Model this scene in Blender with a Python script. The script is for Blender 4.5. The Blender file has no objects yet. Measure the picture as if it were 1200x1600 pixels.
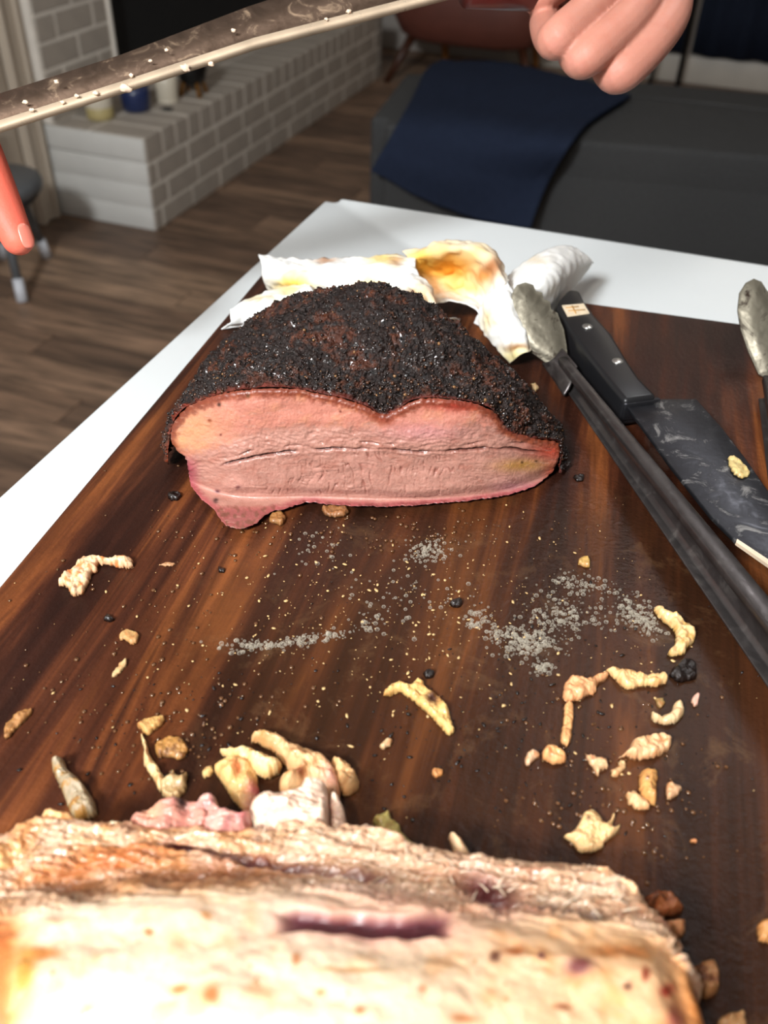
import bpy, bmesh, math, random
import numpy as np
from mathutils import Vector, Matrix

# ------------------------------------------------------------------ camera
SC = bpy.context.scene
COL = SC.collection
FPX, CXP, CYP = 1412.0, 600.0, 800.0
PITCH, ROLL = math.radians(39.4), math.radians(-2.1)
CAMP = np.array([0.0, 0.0, 1.22])
ZB, ZT = 0.92, 0.90          # top of the board, top of the table
_F = np.array([0, math.cos(PITCH), -math.sin(PITCH)])
_r = np.array([1.0, 0, 0]); _d = np.array([0, -math.sin(PITCH), -math.cos(PITCH)])
_R = math.cos(ROLL) * _r + math.sin(ROLL) * _d
_D = -math.sin(ROLL) * _r + math.cos(ROLL) * _d
cam_data = bpy.data.cameras.new('camera')
cam = bpy.data.objects.new('camera', cam_data); COL.objects.link(cam)
M = Matrix(((_R[0], -_D[0], -_F[0], CAMP[0]), (_R[1], -_D[1], -_F[1], CAMP[1]), (_R[2], -_D[2], -_F[2], CAMP[2]), (0, 0, 0, 1)))
TURN = Matrix.Rotation(math.radians(18.6), 4, 'Z')      # room walls end up square to the world axes
cam.matrix_world = TURN @ M
cam_data.sensor_fit = 'VERTICAL'; cam_data.sensor_height = 36.0
cam_data.lens = FPX / 1600 * 36.0
cam_data.clip_start = 0.02; cam_data.clip_end = 50
cam_data.dof.use_dof = True
cam_data.dof.focus_distance = 0.46
cam_data.dof.aperture_fstop = 9.0
SC.camera = cam

# ------------------------------------------------------------------ world, lamps, exposure
W = bpy.data.worlds.new('world'); SC.world = W; W.use_nodes = True
W.node_tree.nodes['Background'].inputs[0].default_value = (1.0, 0.9, 0.8, 1)
W.node_tree.nodes['Background'].inputs[1].default_value = 0.05
def lamp(name, kind, loc, energy, color, size=0.1, target=None, spot=None, blend=.5):
    l = bpy.data.lights.new(name, kind); l.energy = energy; l.color = color
    if kind == 'AREA': l.shape = 'DISK'; l.size = size
    else: l.shadow_soft_size = size
    if kind == 'SPOT': l.spot_size = spot; l.spot_blend = blend
    o = bpy.data.objects.new(name, l); COL.objects.link(o); o.location = loc
    if target is not None:
        o.rotation_euler = (Vector(target) - Vector(loc)).to_track_quat('-Z', 'Y').to_euler()
    o.matrix_world = TURN @ (Matrix.Translation(loc) @ o.rotation_euler.to_matrix().to_4x4())
    return o
lamp('pendant_lamp_light', 'SPOT', (-0.17, -0.14, 1.56), 13.5, (1.0, 0.94, 0.87), 0.03, (-0.02, 0.42, 0.92), math.radians(160), .5)
lamp('room_ambient_fill', 'POINT', (0.7, 1.5, 2.3), 16.0, (0.96, 0.97, 1.0), 0.15)  # unseen fill added as room ambient, evens out the far table
lamp('back_wall_fill', 'POINT', (1.3, 3.9, 1.9), 8.0, (1.0, 0.88, 0.74), 0.12)  # added fill with no known source, lifts back wall and baseboard
lamp('camera_side_fill', 'AREA', (-0.9, -1.0, 2.3), 88.0, (0.93, 0.97, 1.0), 0.4, (-0.6, 1.8, 0.4))  # unseen cool fill added for ambient and the hearth end
SC.view_settings.view_transform = 'Standard'
SC.view_settings.look = 'None'
SC.view_settings.gamma = 1.0
SC.view_settings.use_curve_mapping = False
SC.view_settings.exposure = 0.0

# ------------------------------------------------------------------ helpers
rnd = random.Random(4)
NR = np.random.RandomState(7)
def rays(x, y):
    x = np.asarray(x, float); y = np.asarray(y, float)
    return _F + ((x - CXP) / FPX)[..., None] * _R + ((y - CYP) / FPX)[..., None] * _D
def PZ(x, y, z=ZB):
    v = rays(x, y); return CAMP + v * ((np.asarray(z, float) - CAMP[2]) / v[..., 2])[..., None]
def PY(x, y, Yv):
    v = rays(x, y); return CAMP + v * ((np.asarray(Yv, float) - CAMP[1]) / v[..., 1])[..., None]
def PD(x, y, dist):
    v = rays(x, y); return CAMP + v * np.asarray(dist, float)[..., None]
def s2l(c):
    c = np.asarray(c, float) / 255.0
    return np.where(c <= .04045, c / 12.92, ((c + .055) / 1.055) ** 2.4)
def rgba(c): return (*[float(v) for v in s2l(c)], 1.0)

def _hash(ix, iy, iz, seed):
    h = (ix.astype(np.int64) * 374761393 + iy.astype(np.int64) * 668265263 + iz.astype(np.int64) * 2147483647 + seed * 974711) & 0xffffffff
    h = ((h ^ (h >> 13)) * 1274126177) & 0xffffffff
    h = ((h ^ (h >> 16)) * 2246822519) & 0xffffffff
    return ((h ^ (h >> 15)) & 0xffff) / 65535.0
_Q = np.array([[.36, .48, -.8], [-.8, .60, 0], [.48, .64, .6]])
def vnoise(x, y, z=0.0, seed=0):
    """gradient noise on a turned lattice, about -1..1"""
    x, y, z = np.broadcast_arrays(np.asarray(x, float), np.asarray(y, float), np.asarray(z, float))
    x, y, z = (_Q[0, 0] * x + _Q[0, 1] * y + _Q[0, 2] * z, _Q[1, 0] * x + _Q[1, 1] * y + _Q[1, 2] * z, _Q[2, 0] * x + _Q[2, 1] * y + _Q[2, 2] * z)
    ix, iy, iz = np.floor(x), np.floor(y), np.floor(z)
    fx, fy, fz = x - ix, y - iy, z - iz
    f5 = lambda t: t * t * t * (t * (t * 6 - 15) + 10)
    ux, uy, uz = f5(fx), f5(fy), f5(fz); o = 0
    for a in (0, 1):
        for b in (0, 1):
            for c in (0, 1):
                h = _hash(ix + a, iy + b, iz + c, seed); th = h * 2 * math.pi; zz = ((h * 4096) % 1.0) * 2 - 1; r = np.sqrt(1 - zz * zz)
                g = (fx - a) * np.cos(th) * r + (fy - b) * np.sin(th) * r + (fz - c) * zz
                o = o + (ux if a else 1 - ux) * (uy if b else 1 - uy) * (uz if c else 1 - uz) * g
    return o * 1.7
def fbm(x, y, z=0.0, oct=4, seed=0, gain=.5):
    o = 0; a = 1.0; t = 0
    for k in range(oct):
        o = o + a * vnoise(np.asarray(x) * 2 ** k, np.asarray(y) * 2 ** k, np.asarray(z) * 2 ** k, seed + k * 17); t += a; a *= gain
    return o / t
def ridge(x, y, z=0.0, oct=3, seed=0):
    o = 0; a = 1.0; t = 0
    for k in range(oct):
        o = o + a * (1 - 2 * np.abs(vnoise(np.asarray(x) * 2 ** k, np.asarray(y) * 2 ** k, np.asarray(z) * 2 ** k, seed + k * 31))); t += a; a *= .5
    return o / t
def sst(a, b, x): 
    t = np.clip((x - a) / (b - a), 0, 1); return t * t * (3 - 2 * t)
def mixc(c0, c1, t):
    return c0 + (np.asarray(c1, float) - c0) * np.asarray(t)[..., None]
def gauss(x, y, cx, cy, sx, sy, ang=0.0):
    c, s = math.cos(ang), math.sin(ang); dx, dy = x - cx, y - cy
    return np.exp(-(((dx * c + dy * s) / sx) ** 2 + ((-dx * s + dy * c) / sy) ** 2))

def link(name, me, m=None, parent=None, smooth=True):
    o = bpy.data.objects.new(name, me); COL.objects.link(o)
    if m is not None: me.materials.append(m)
    if smooth and len(me.polygons): me.polygons.foreach_set('use_smooth', [True] * len(me.polygons))
    if parent is not None: o.parent = parent
    return o
def mesh_np(name, V, Fc, m=None, parent=None, cols=None, smooth=True, org=None):
    V = np.asarray(V, float)
    if org is not None: V = V - np.asarray(org, float)
    me = bpy.data.meshes.new(name)
    Fc = np.asarray(Fc)
    me.vertices.add(len(V)); me.vertices.foreach_set('co', V.astype(np.float32).ravel())
    n = Fc.shape[1]
    me.loops.add(Fc.size); me.loops.foreach_set('vertex_index', Fc.astype(np.int32).ravel())
    me.polygons.add(len(Fc)); me.polygons.foreach_set('loop_start', np.arange(0, Fc.size, n, dtype=np.int32))
    me.update(calc_edges=True); me.validate()
    if cols is not None:
        a = me.color_attributes.new('Col', 'FLOAT_COLOR', 'POINT')
        c = np.ones((len(V), 4)); c[:, :3] = s2l(np.clip(cols, 0, 255)); a.data.foreach_set('color', c.astype(np.float32).ravel())
    o = link(name, me, m, parent, smooth)
    if org is not None and parent is None: o.location = org
    return o
def grid_faces(nu, nv, flip=False):
    i = np.arange(nu * nv).reshape(nu, nv)
    f = np.stack([i[:-1, :-1], i[1:, :-1], i[1:, 1:], i[:-1, 1:]], -1).reshape(-1, 4)
    return f[:, ::-1] if flip else f
def empty(name, loc=(0, 0, 0), rz=0.0):
    o = bpy.data.objects.new(name, None); COL.objects.link(o); o.location = loc; o.rotation_euler = (0, 0, rz); o.empty_display_size = .05
    return o
def tag(o, label=None, cat=None, group=None, kind=None):
    if label: o['label'] = label
    if cat: o['category'] = cat
    if group: o['group'] = group
    if kind: o['kind'] = kind
    return o
def bm_obj(name, bm, m=None, parent=None, smooth=False):
    bm.normal_update()
    me = bpy.data.meshes.new(name); bm.to_mesh(me); bm.free()
    return link(name, me, m, parent, smooth)
def bevel(o, w, seg=2):
    b = o.modifiers.new('bevel', 'BEVEL'); b.width = w; b.segments = seg; b.limit_method = 'ANGLE'; b.angle_limit = math.radians(35)
    o.data.polygons.foreach_set('use_smooth', [True] * len(o.data.polygons)); return o
def add_box(bm, c, s, rot=None):
    r = bmesh.ops.create_cube(bm, size=1.0)['verts']
    mt = Matrix.Translation(c) @ (rot if rot is not None else Matrix.Identity(4)) @ Matrix.Diagonal((*s, 1))
    bmesh.ops.transform(bm, matrix=mt, verts=r); return r
def box(name, c, s, m, parent=None, bev=0.0, seg=2, rot=None):
    bm = bmesh.new(); add_box(bm, c, s, rot); o = bm_obj(name, bm, m, parent)
    if bev: bevel(o, bev, seg)
    return o
def add_tube(bm, pts, rad, seg=12, cap=True, sq=1.0):
    pts = [Vector(p) for p in pts]; n = len(pts)
    if not hasattr(rad, '__len__'): rad = [rad] * n
    rings = []; up = Vector((0, 0, 1))
    t0 = (pts[1] - pts[0]).normalized()
    a = up.cross(t0); a = a.normalized() if a.length > 1e-4 else Vector((1, 0, 0))
    for i in range(n):
        t = (pts[min(i + 1, n - 1)] - pts[max(i - 1, 0)]).normalized()
        a = (a - t * a.dot(t)).normalized(); b = t.cross(a)
        rings.append([bm.verts.new(pts[i] + (a * math.cos(2 * math.pi * k / seg) + b * math.sin(2 * math.pi * k / seg) * sq) * rad[i]) for k in range(seg)])
    for i in range(n - 1):
        for k in range(seg):
            bm.faces.new((rings[i][k], rings[i][(k + 1) % seg], rings[i + 1][(k + 1) % seg], rings[i + 1][k]))
    if cap: bm.faces.new(rings[0][::-1]); bm.faces.new(rings[-1])
def tube(name, pts, rad, m, parent=None, seg=12, sq=1.0):
    bm = bmesh.new(); add_tube(bm, pts, rad, seg, True, sq); return bm_obj(name, bm, m, parent, True)
def lathe(name, prof, m, parent=None, loc=(0, 0, 0), seg=32):
    bm = bmesh.new(); rings = []
    for r, z in prof:
        rings.append([bm.verts.new((loc[0] + r * math.cos(2 * math.pi * k / seg), loc[1] + r * math.sin(2 * math.pi * k / seg), loc[2] + z)) for k in range(seg)])
    for i in range(len(rings) - 1):
        for k in range(seg): bm.faces.new((rings[i][k], rings[i][(k + 1) % seg], rings[i + 1][(k + 1) % seg], rings[i + 1][k]))
    if prof[0][0] > 1e-5: bm.faces.new(rings[0][::-1])
    if prof[-1][0] > 1e-5: bm.faces.new(rings[-1])
    bmesh.ops.remove_doubles(bm, verts=bm.verts, dist=1e-6)
    return bm_obj(name, bm, m, parent, True)

# ------------------------------------------------------------------ materials
class NT:
    def __init__(s, m): s.t = m.node_tree; s.n = s.t.nodes; s.l = s.t.links
    def new(s, ty, **k):
        n = s.n.new(ty)
        for a, v in k.items():
            if a.startswith('i_'): n.inputs[a[2:].replace('_', ' ')].default_value = v
            else: setattr(n, a, v)
        return n
    def link(s, a, b): s.l.new(a, b)
def ramp(nt, fac, stops):
    r = nt.new('ShaderNodeValToRGB'); e = r.color_ramp.elements
    while len(e) < len(stops): e.new(0.5)
    for k, (p, c) in enumerate(stops): e[k].position = p; e[k].color = c if len(c) == 4 else rgba(c)
    nt.link(fac, r.inputs[0]); return r.outputs[0]
def noise(nt, vec, scale, detail=4, rough=.5, dist=0.0):
    n = nt.new('ShaderNodeTexNoise'); n.inputs['Scale'].default_value = scale; n.inputs['Detail'].default_value = detail
    n.inputs['Roughness'].default_value = rough; n.inputs['Distortion'].default_value = dist
    if vec is not None: nt.link(vec, n.inputs['Vector'])
    return n.outputs['Fac']
def coords(nt, scale=(1, 1, 1), rot=(0, 0, 0), src='Object'):
    t = nt.new('ShaderNodeTexCoord'); mp = nt.new('ShaderNodeMapping'); mp.inputs['Scale'].default_value = scale; mp.inputs['Rotation'].default_value = rot
    nt.link(t.outputs[src], mp.inputs['Vector']); return mp.outputs['Vector']
def mixrgb(nt, fac, a, b, mode='MIX'):
    m = nt.new('ShaderNodeMix'); m.data_type = 'RGBA'; m.blend_type = mode
    for k, v in ((0, fac), (6, a), (7, b)):
        if hasattr(v, 'default_value') or hasattr(v, 'is_output'): nt.link(v, m.inputs[k])
        else: m.inputs[k].default_value = v
    return m.outputs[2]
def bumpn(nt, h, strength, dist=.001, normal=None):
    b = nt.new('ShaderNodeBump'); b.inputs['Strength'].default_value = strength; b.inputs['Distance'].default_value = dist
    nt.link(h, b.inputs['Height'])
    if normal is not None: nt.link(normal, b.inputs['Normal'])
    return b.outputs['Normal']
def mat(name, col=(128, 128, 128), rough=.5, metal=0.0, spec=.5, var=0.0, vscale=20, bump=0.0, bscale=200, bdist=.001, sss=0.0, sssr=(1, .3, .15), sscale=.004, attr=False, coat=0.0, stretch=(1, 1, 1), sheen=0.0, rvar=0.0):
    m = bpy.data.materials.new(name); m.use_nodes = True; nt = NT(m); p = nt.n['Principled BSDF']
    vec = coords(nt, stretch)
    if attr:
        a = nt.new('ShaderNodeAttribute'); a.attribute_name = 'Col'; c = a.outputs['Color']
    else:
        rg = nt.new('ShaderNodeRGB'); rg.outputs[0].default_value = rgba(col); c = rg.outputs[0]
    nz = noise(nt, vec, vscale, 5)
    if var:
        k = ramp(nt, nz, [(.25, (1 - var,) * 3 + (1,)), (.75, (1 + var * .6,) * 3 + (1,))])
        c = mixrgb(nt, 1.0, c, k, 'MULTIPLY')
    nt.link(c, p.inputs['Base Color'])
    p.inputs['Roughness'].default_value = rough; p.inputs['Metallic'].default_value = metal
    p.inputs['Specular IOR Level'].default_value = spec
    if rvar:
        mr = nt.new('ShaderNodeMapRange'); mr.inputs[3].default_value = max(.02, rough - rvar); mr.inputs[4].default_value = min(1, rough + rvar)
        mr.inputs[1].default_value = .3; mr.inputs[2].default_value = .7
        nt.link(noise(nt, vec, vscale * 2.3, 4), mr.inputs[0]); nt.link(mr.outputs[0], p.inputs['Roughness'])
    if bump: nt.link(bumpn(nt, noise(nt, vec, bscale, 6, .6), bump, bdist), p.inputs['Normal'])
    if sss:
        p.inputs['Subsurface Weight'].default_value = sss; p.inputs['Subsurface Radius'].default_value = sssr; p.inputs['Subsurface Scale'].default_value = sscale
    if coat: p.inputs['Coat Weight'].default_value = coat; p.inputs['Coat Roughness'].default_value = .12
    if sheen: p.inputs['Sheen Weight'].default_value = sheen
    return m

MT = {}
MT['white_table'] = mat('white_laminate', (212, 216, 216), .38, spec=.4, var=.02, vscale=6)
MT['brick'] = mat('painted_brick', (168, 158, 146), .62, var=.10, vscale=14, bump=.25, bscale=60, bdist=.003)
MT['brick_dull'] = mat('painted_brick_greyed', (146, 138, 134), .65, var=.12, vscale=14, bump=.6, bscale=60, bdist=.003)
MT['mortar'] = mat('painted_mortar', (222, 214, 202), .75, var=.08, vscale=25, bump=.5, bscale=90, bdist=.003)
MT['soot'] = mat('sooty_firebox', (10, 9, 9), .9, var=.2)
MT['wall'] = mat('painted_wall', (176, 168, 160), .7, var=.03, bump=.1, bscale=120)
MT['trim'] = mat('painted_trim', (186, 178, 166), .45, var=.03)
MT['casing'] = mat('beige_casing', (190, 176, 158), .5, var=.06, vscale=5, stretch=(1, 1, .2))
MT['ceiling'] = mat('ceiling_paint', (200, 196, 190), .8)
MT['greyfabric'] = mat('charcoal_weave', (66, 66, 66), .9, spec=.2, var=.3, vscale=160, bump=.5, bscale=500, bdist=.002)
MT['navyfabric'] = mat('navy_wool', (36, 43, 60), .95, spec=.05, var=.12, vscale=60, bump=.5, bscale=600, bdist=.002)
MT['navysofa'] = mat('dark_navy_upholstery', (26, 32, 46), .9, spec=.15, var=.15, vscale=60, bump=.3, bscale=500)
MT['redwood'] = mat('reddish_upholstery', (104, 56, 44), .6, var=.12, vscale=12)
MT['darkwood'] = mat('dark_turned_wood', (70, 38, 22), .4, var=.2, vscale=12, stretch=(1, 1, .1))
MT['honeywood'] = mat('honey_wood', (150, 96, 46), .4, var=.2, vscale=12, stretch=(1, 1, .1))
MT['black'] = mat('black_paint', (10, 10, 11), .4)
MT['cream'] = mat('cream_ceramic', (214, 204, 184), .35, var=.03)
MT['wax'] = mat('yellowed_label', (176, 160, 110), .5, var=.06)
MT['navyglaze'] = mat('navy_glaze', (34, 46, 84), .3, var=.08)
MT['brass'] = mat('aged_brass', (168, 116, 48), .35, metal=.8, var=.15)
MT['greyplastic'] = mat('grey_plastic', (84, 86, 88), .45, var=.05)
MT['darkplastic'] = mat('dark_plastic', (40, 40, 44), .45)
MT['whiteplastic'] = mat('white_plastic', (196, 198, 204), .4)
MT['skin'] = mat('skin', (214, 140, 122), .5, spec=.3, attr=True, var=.06, vscale=60, bump=.35, bscale=700, bdist=.0006, sss=.25, sscale=.004)
MT['nail'] = mat('nail', (222, 126, 108), .3, coat=.2)
MT['handleblack'] = mat('black_handle', (22, 22, 24), .38, var=.15, vscale=80, bump=.12, bscale=300, bdist=.0005)
MT['rivet'] = mat('steel_rivet', (200, 198, 192), .3, metal=.9)
MT['emblem'] = mat('gilt_cream_emblem', (226, 206, 176), .4, var=.2, vscale=300)
MT['emblemline'] = mat('gilt_print', (176, 128, 62), .4)
MT['edge'] = mat('edge_reflection_tone', (224, 200, 172), .35, metal=.35, var=.25, vscale=40, rvar=.1)  # warm bright reflection painted in as a tan, barely metallic base colour
MT['redhandle'] = mat('dark_red_handle', (70, 22, 18), .35, var=.25, vscale=60)
MT['scrap'] = mat('cooked_turkey', (220, 190, 150), .48, attr=True, var=.10, vscale=260, bump=.55, bscale=900, bdist=.0008, sss=.25, sscale=.002, coat=.25)
MT['turkey'] = mat('carved_turkey', (220, 190, 150), .36, attr=True, var=.07, vscale=120, bump=.3, bscale=420, bdist=.0008, sss=.2, sscale=.003, coat=.2)
MT['meat'] = mat('sliced_beef', (200, 120, 110), .36, attr=True, var=.10, vscale=300, bump=.5, bscale=900, bdist=.0007, sss=.10, sssr=(1, .6, .5), sscale=.002, coat=.3)
MT['paper'] = mat('paper_towel', (236, 232, 224), .85, attr=True, spec=.15, bump=.35, bscale=900, bdist=.0006, sss=.15, sssr=(1, .8, .5), sscale=.003)
MT['char'] = mat('char_bit', (26, 16, 12), .25, var=.4, vscale=500, bump=.8, bscale=700, coat=.5)
MT['onion'] = mat('cooked_onion', (176, 170, 110), .3, attr=True, coat=.3, sss=.2, sscale=.002)

def bark_mat():
    m = mat('spice_bark', attr=True, rough=.5, var=.4, vscale=330, coat=.0, spec=.35); nt = NT(m); p = nt.n['Principled BSDF']
    vec = coords(nt)
    v = nt.new('ShaderNodeTexVoronoi'); v.inputs['Scale'].default_value = 520; nt.link(vec, v.inputs['Vector'])
    n1 = bumpn(nt, v.outputs['Distance'], .8, .0010)
    n2 = bumpn(nt, noise(nt, vec, 420, 5, .65), .8, .0016, n1); wet_ = ramp(nt, noise(nt, vec, 240, 3, .6), [(.52, (0, 0, 0, 1)), (.62, (1, 1, 1, 1))]); nt.link(wet_, p.inputs['Coat Weight']); p.inputs['Coat Roughness'].default_value = .12
    nt.link(n2, p.inputs['Normal'])
    mr = nt.new('ShaderNodeMapRange'); mr.inputs[1].default_value = .35; mr.inputs[2].default_value = .65; mr.inputs[3].default_value = .35; mr.inputs[4].default_value = .75
    nt.link(noise(nt, vec, 150, 4), mr.inputs[0]); nt.link(mr.outputs[0], p.inputs['Roughness'])
    return m
MT['bark'] = bark_mat()

def steel_mat(name, base, smear, rough):
    m = bpy.data.materials.new(name); m.use_nodes = True; nt = NT(m); p = nt.n['Principled BSDF']
    vec = coords(nt)
    n = noise(nt, vec, 70, 7, .7, .8)
    c = ramp(nt, n, [(.3, base), (.56, base), (.66, smear), (.8, [min(255, v * 1.2) for v in smear])])
    nt.link(c, p.inputs['Base Color']); p.inputs['Metallic'].default_value = .85
    mr = nt.new('ShaderNodeMapRange'); mr.inputs[1].default_value = .4; mr.inputs[2].default_value = .7; mr.inputs[3].default_value = rough; mr.inputs[4].default_value = min(1, rough + .3)
    nt.link(n, mr.inputs[0]); nt.link(mr.outputs[0], p.inputs['Roughness'])
    nt.link(bumpn(nt, noise(nt, vec, 300, 4), .25, .0006), p.inputs['Normal'])
    return m
MT['blade'] = steel_mat('smeared_blade_steel', (62, 62, 66), (150, 148, 146), .32)
MT['slicer'] = steel_mat('greasy_slicer_steel', (112, 92, 78), (170, 146, 122), .4)
MT['tongs'] = steel_mat('brushed_tong_steel', (88, 83, 82), (104, 99, 96), .3)
MT['tongtip'] = steel_mat('grimy_tong_tip', (116, 110, 96), (44, 30, 22), .45); MT['tongtip'].node_tree.nodes['Principled BSDF'].inputs['Metallic'].default_value = .7

def wood_mat():
    m = bpy.data.materials.new('oiled_walnut'); m.use_nodes = True; nt = NT(m); p = nt.n['Principled BSDF']
    vec = coords(nt, (1, .07, 1))
    big = noise(nt, vec, 30, 5, .6, 1.0)
    fine = noise(nt, coords(nt, (1, .03, 1)), 150, 5, .6, .3)
    c = ramp(nt, big, [(.26, (28, 14, 11)), (.40, (46, 24, 17)), (.48, (58, 31, 21)), (.56, (84, 46, 28)), (.64, (126, 74, 40)), (.72, (60, 32, 22))])
    f = ramp(nt, fine, [(.3, (.55, .53, .52, 1)), (.7, (1.25, 1.2, 1.12, 1))])
    c = mixrgb(nt, 1.0, c, f, 'MULTIPLY')
    # juice soaked area: darker, smoother
    o2 = coords(nt)
    wet = nt.new('ShaderNodeVectorMath'); wet.operation = 'DISTANCE'; wet.inputs[1].default_value = (.27, -.40, 0)
    sc = nt.new('ShaderNodeVectorMath'); sc.operation = 'MULTIPLY'; sc.inputs[1].default_value = (1, 1, 0); nt.link(o2, sc.inputs[0]); nt.link(sc.outputs[0], wet.inputs[0])
    ad = nt.new('ShaderNodeMath'); ad.operation = 'MULTIPLY_ADD'; ad.inputs[1].default_value = .16; nt.link(noise(nt, o2, 16, 5, .6), ad.inputs[0]); nt.link(wet.outputs['Value'], ad.inputs[2])
    wm = nt.new('ShaderNodeMapRange'); wm.inputs[1].default_value = .28; wm.inputs[2].default_value = .20; wm.inputs[3].default_value = 0; wm.inputs[4].default_value = 1
    nt.link(ad.outputs[0], wm.inputs[0])
    c = mixrgb(nt, wm.outputs[0], c, mixrgb(nt, .58, c, rgba((44, 28, 15))))
    # greasy milky film patches
    film = ramp(nt, noise(nt, o2, 42, 8, .72, .5), [(.54, (0, 0, 0, 1)), (.72, (1, 1, 1, 1))])
    fm = nt.new('ShaderNodeMath'); fm.operation = 'MULTIPLY'; nt.link(film, fm.inputs[0]); nt.link(wm.outputs[0], fm.inputs[1])
    f3 = nt.new('ShaderNodeMath'); f3.operation = 'MULTIPLY'; f3.inputs[1].default_value = .26; nt.link(fm.outputs[0], f3.inputs[0])
    c = mixrgb(nt, f3.outputs[0], c, rgba((132, 100, 68)))
    blot = ramp(nt, noise(nt, o2, 7, 4, .5), [(.35, (.62, .55, .55, 1)), (.62, (1.12, 1.1, 1.08, 1))])
    c = mixrgb(nt, 1.0, c, blot, 'MULTIPLY')
    nt.link(c, p.inputs['Base Color'])
    rr = nt.new('ShaderNodeMapRange'); rr.inputs[3].default_value = .40; rr.inputs[4].default_value = .20
    nt.link(wm.outputs[0], rr.inputs[0]); nt.link(rr.outputs[0], p.inputs['Roughness'])
    p.inputs['Specular IOR Level'].default_value = .22
    b1 = bumpn(nt, noise(nt, o2, 260, 6, .65), .55, .0010)
    nt.link(b1, p.inputs['Normal'])
    return m
MT['walnut'] = wood_mat()
def plank_mat(k):
    cs = [(114, 90, 72), (128, 102, 82), (98, 77, 62), (138, 112, 90)]
    m = bpy.data.materials.new('floor_plank_wood_%d' % k); m.use_nodes = True; nt = NT(m); p = nt.n['Principled BSDF']
    vec = coords(nt, (.12, 1, 1)); c0 = cs[k]
    c = ramp(nt, noise(nt, vec, 34, 6, .6, .6), [(.3, [v * .62 for v in c0]), (.5, c0), (.68, [v * 1.25 for v in c0])])
    nt.link(c, p.inputs['Base Color']); p.inputs['Roughness'].default_value = .5
    nt.link(bumpn(nt, noise(nt, vec, 120, 4), .2, .001), p.inputs['Normal']); return m
PLANK = [plank_mat(k) for k in range(4)]

# ------------------------------------------------------------------ room frame
AR = math.radians(18.6)
U = np.array([math.cos(AR), -math.sin(AR), 0]); V = np.array([math.sin(AR), math.cos(AR), 0])
HC = PZ(245, 361, 0.0)              # hearth corner on the floor
RZ = -AR
def room(name): return empty(name, tuple(HC), RZ)
def bx(name, u0, u1, v0, v1, z0, z1, m, parent=None, bev=0.0, seg=2):
    o = box(name, ((u0 + u1) / 2, (v0 + v1) / 2, (z0 + z1) / 2), (u1 - u0, v1 - v0, z1 - z0), m, parent, bev, seg)
    if parent is None: o.location = tuple(HC); o.rotation_euler = (0, 0, RZ)
    return o
# floor: sub-floor sheet plus separate planks running along u
fl = tag(bx('floor', -1.6, 4.0, -4.2, 3.15, -.06, -.012, MT['darkwood']), kind='structure')
PW = .125; plank_mesh = []
for k in range(4):
    for L in (1.2,):
        bm = bmesh.new(); add_box(bm, (0, 0, 0), (L - .003, PW - .002, .012)); me = bpy.data.meshes.new('plank'); bm.to_mesh(me); bm.free(); me.materials.append(PLANK[k]); plank_mesh.append(me)
vv = -1.6; row = 0
while vv < 2.95:
    off = (row * .47) % 1.2
    uu = -1.5 + off - 1.2
    while uu < 3.0:
        if uu < 2.6 and uu > -2.7:
            o = bpy.data.objects.new('plank', plank_mesh[rnd.randrange(4)]); COL.objects.link(o); o.parent = fl
            o.location = (uu + .6, vv + PW / 2, -.006)
        uu += 1.2
    vv += PW; row += 1
# walls
UW = -.394
tag(bx('wall_left', UW - .1, UW, -4.2, 3.1, -.012, 2.6, MT['wall']), kind='structure')
VB = 2.80
tag(bx('wall_back', UW, 4.0, VB, VB + .1, -.012, 2.6, MT['wall']), kind='structure')
tag(bx('wall_right', 3.9, 4.0, -4.2, VB, -.012, 2.6, MT['wall']), kind='structure')
tag(bx('wall_front', UW, 3.9, -4.2, -4.1, -.012, 2.6, MT['wall']), kind='structure')
tag(bx('ceiling', -1.6, 4.0, -4.2, 3.1, 2.6, 2.7, MT['ceiling']), kind='structure')
tag(bx('baseboard_back', UW + .9, 3.88, VB - .016, VB - .001, 0, .13, MT['trim'], None, .004), kind='structure')
tag(bx('baseboard_left', UW + .001, UW + .016, -4.0, -.26, 0, .11, MT['trim'], None, .004), kind='structure')
# door casing beside the hearth
tr = tag(bx('trim_1', UW + .001, UW + .022, -.115, -.012, 0, 2.1, MT['casing'], None, .004), kind='structure')
for a, b in ((-.108, -.09), (-.04, -.02)):
    bx('casing_bead', UW + .018, UW + .032, a, b, 0, 2.1, MT['casing'], tr, .003)
tag(bx('trim_2', UW + .001, UW + .014, -.25, -.125, 0, 2.1, MT['casing'], None, .004), kind='structure')

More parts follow.
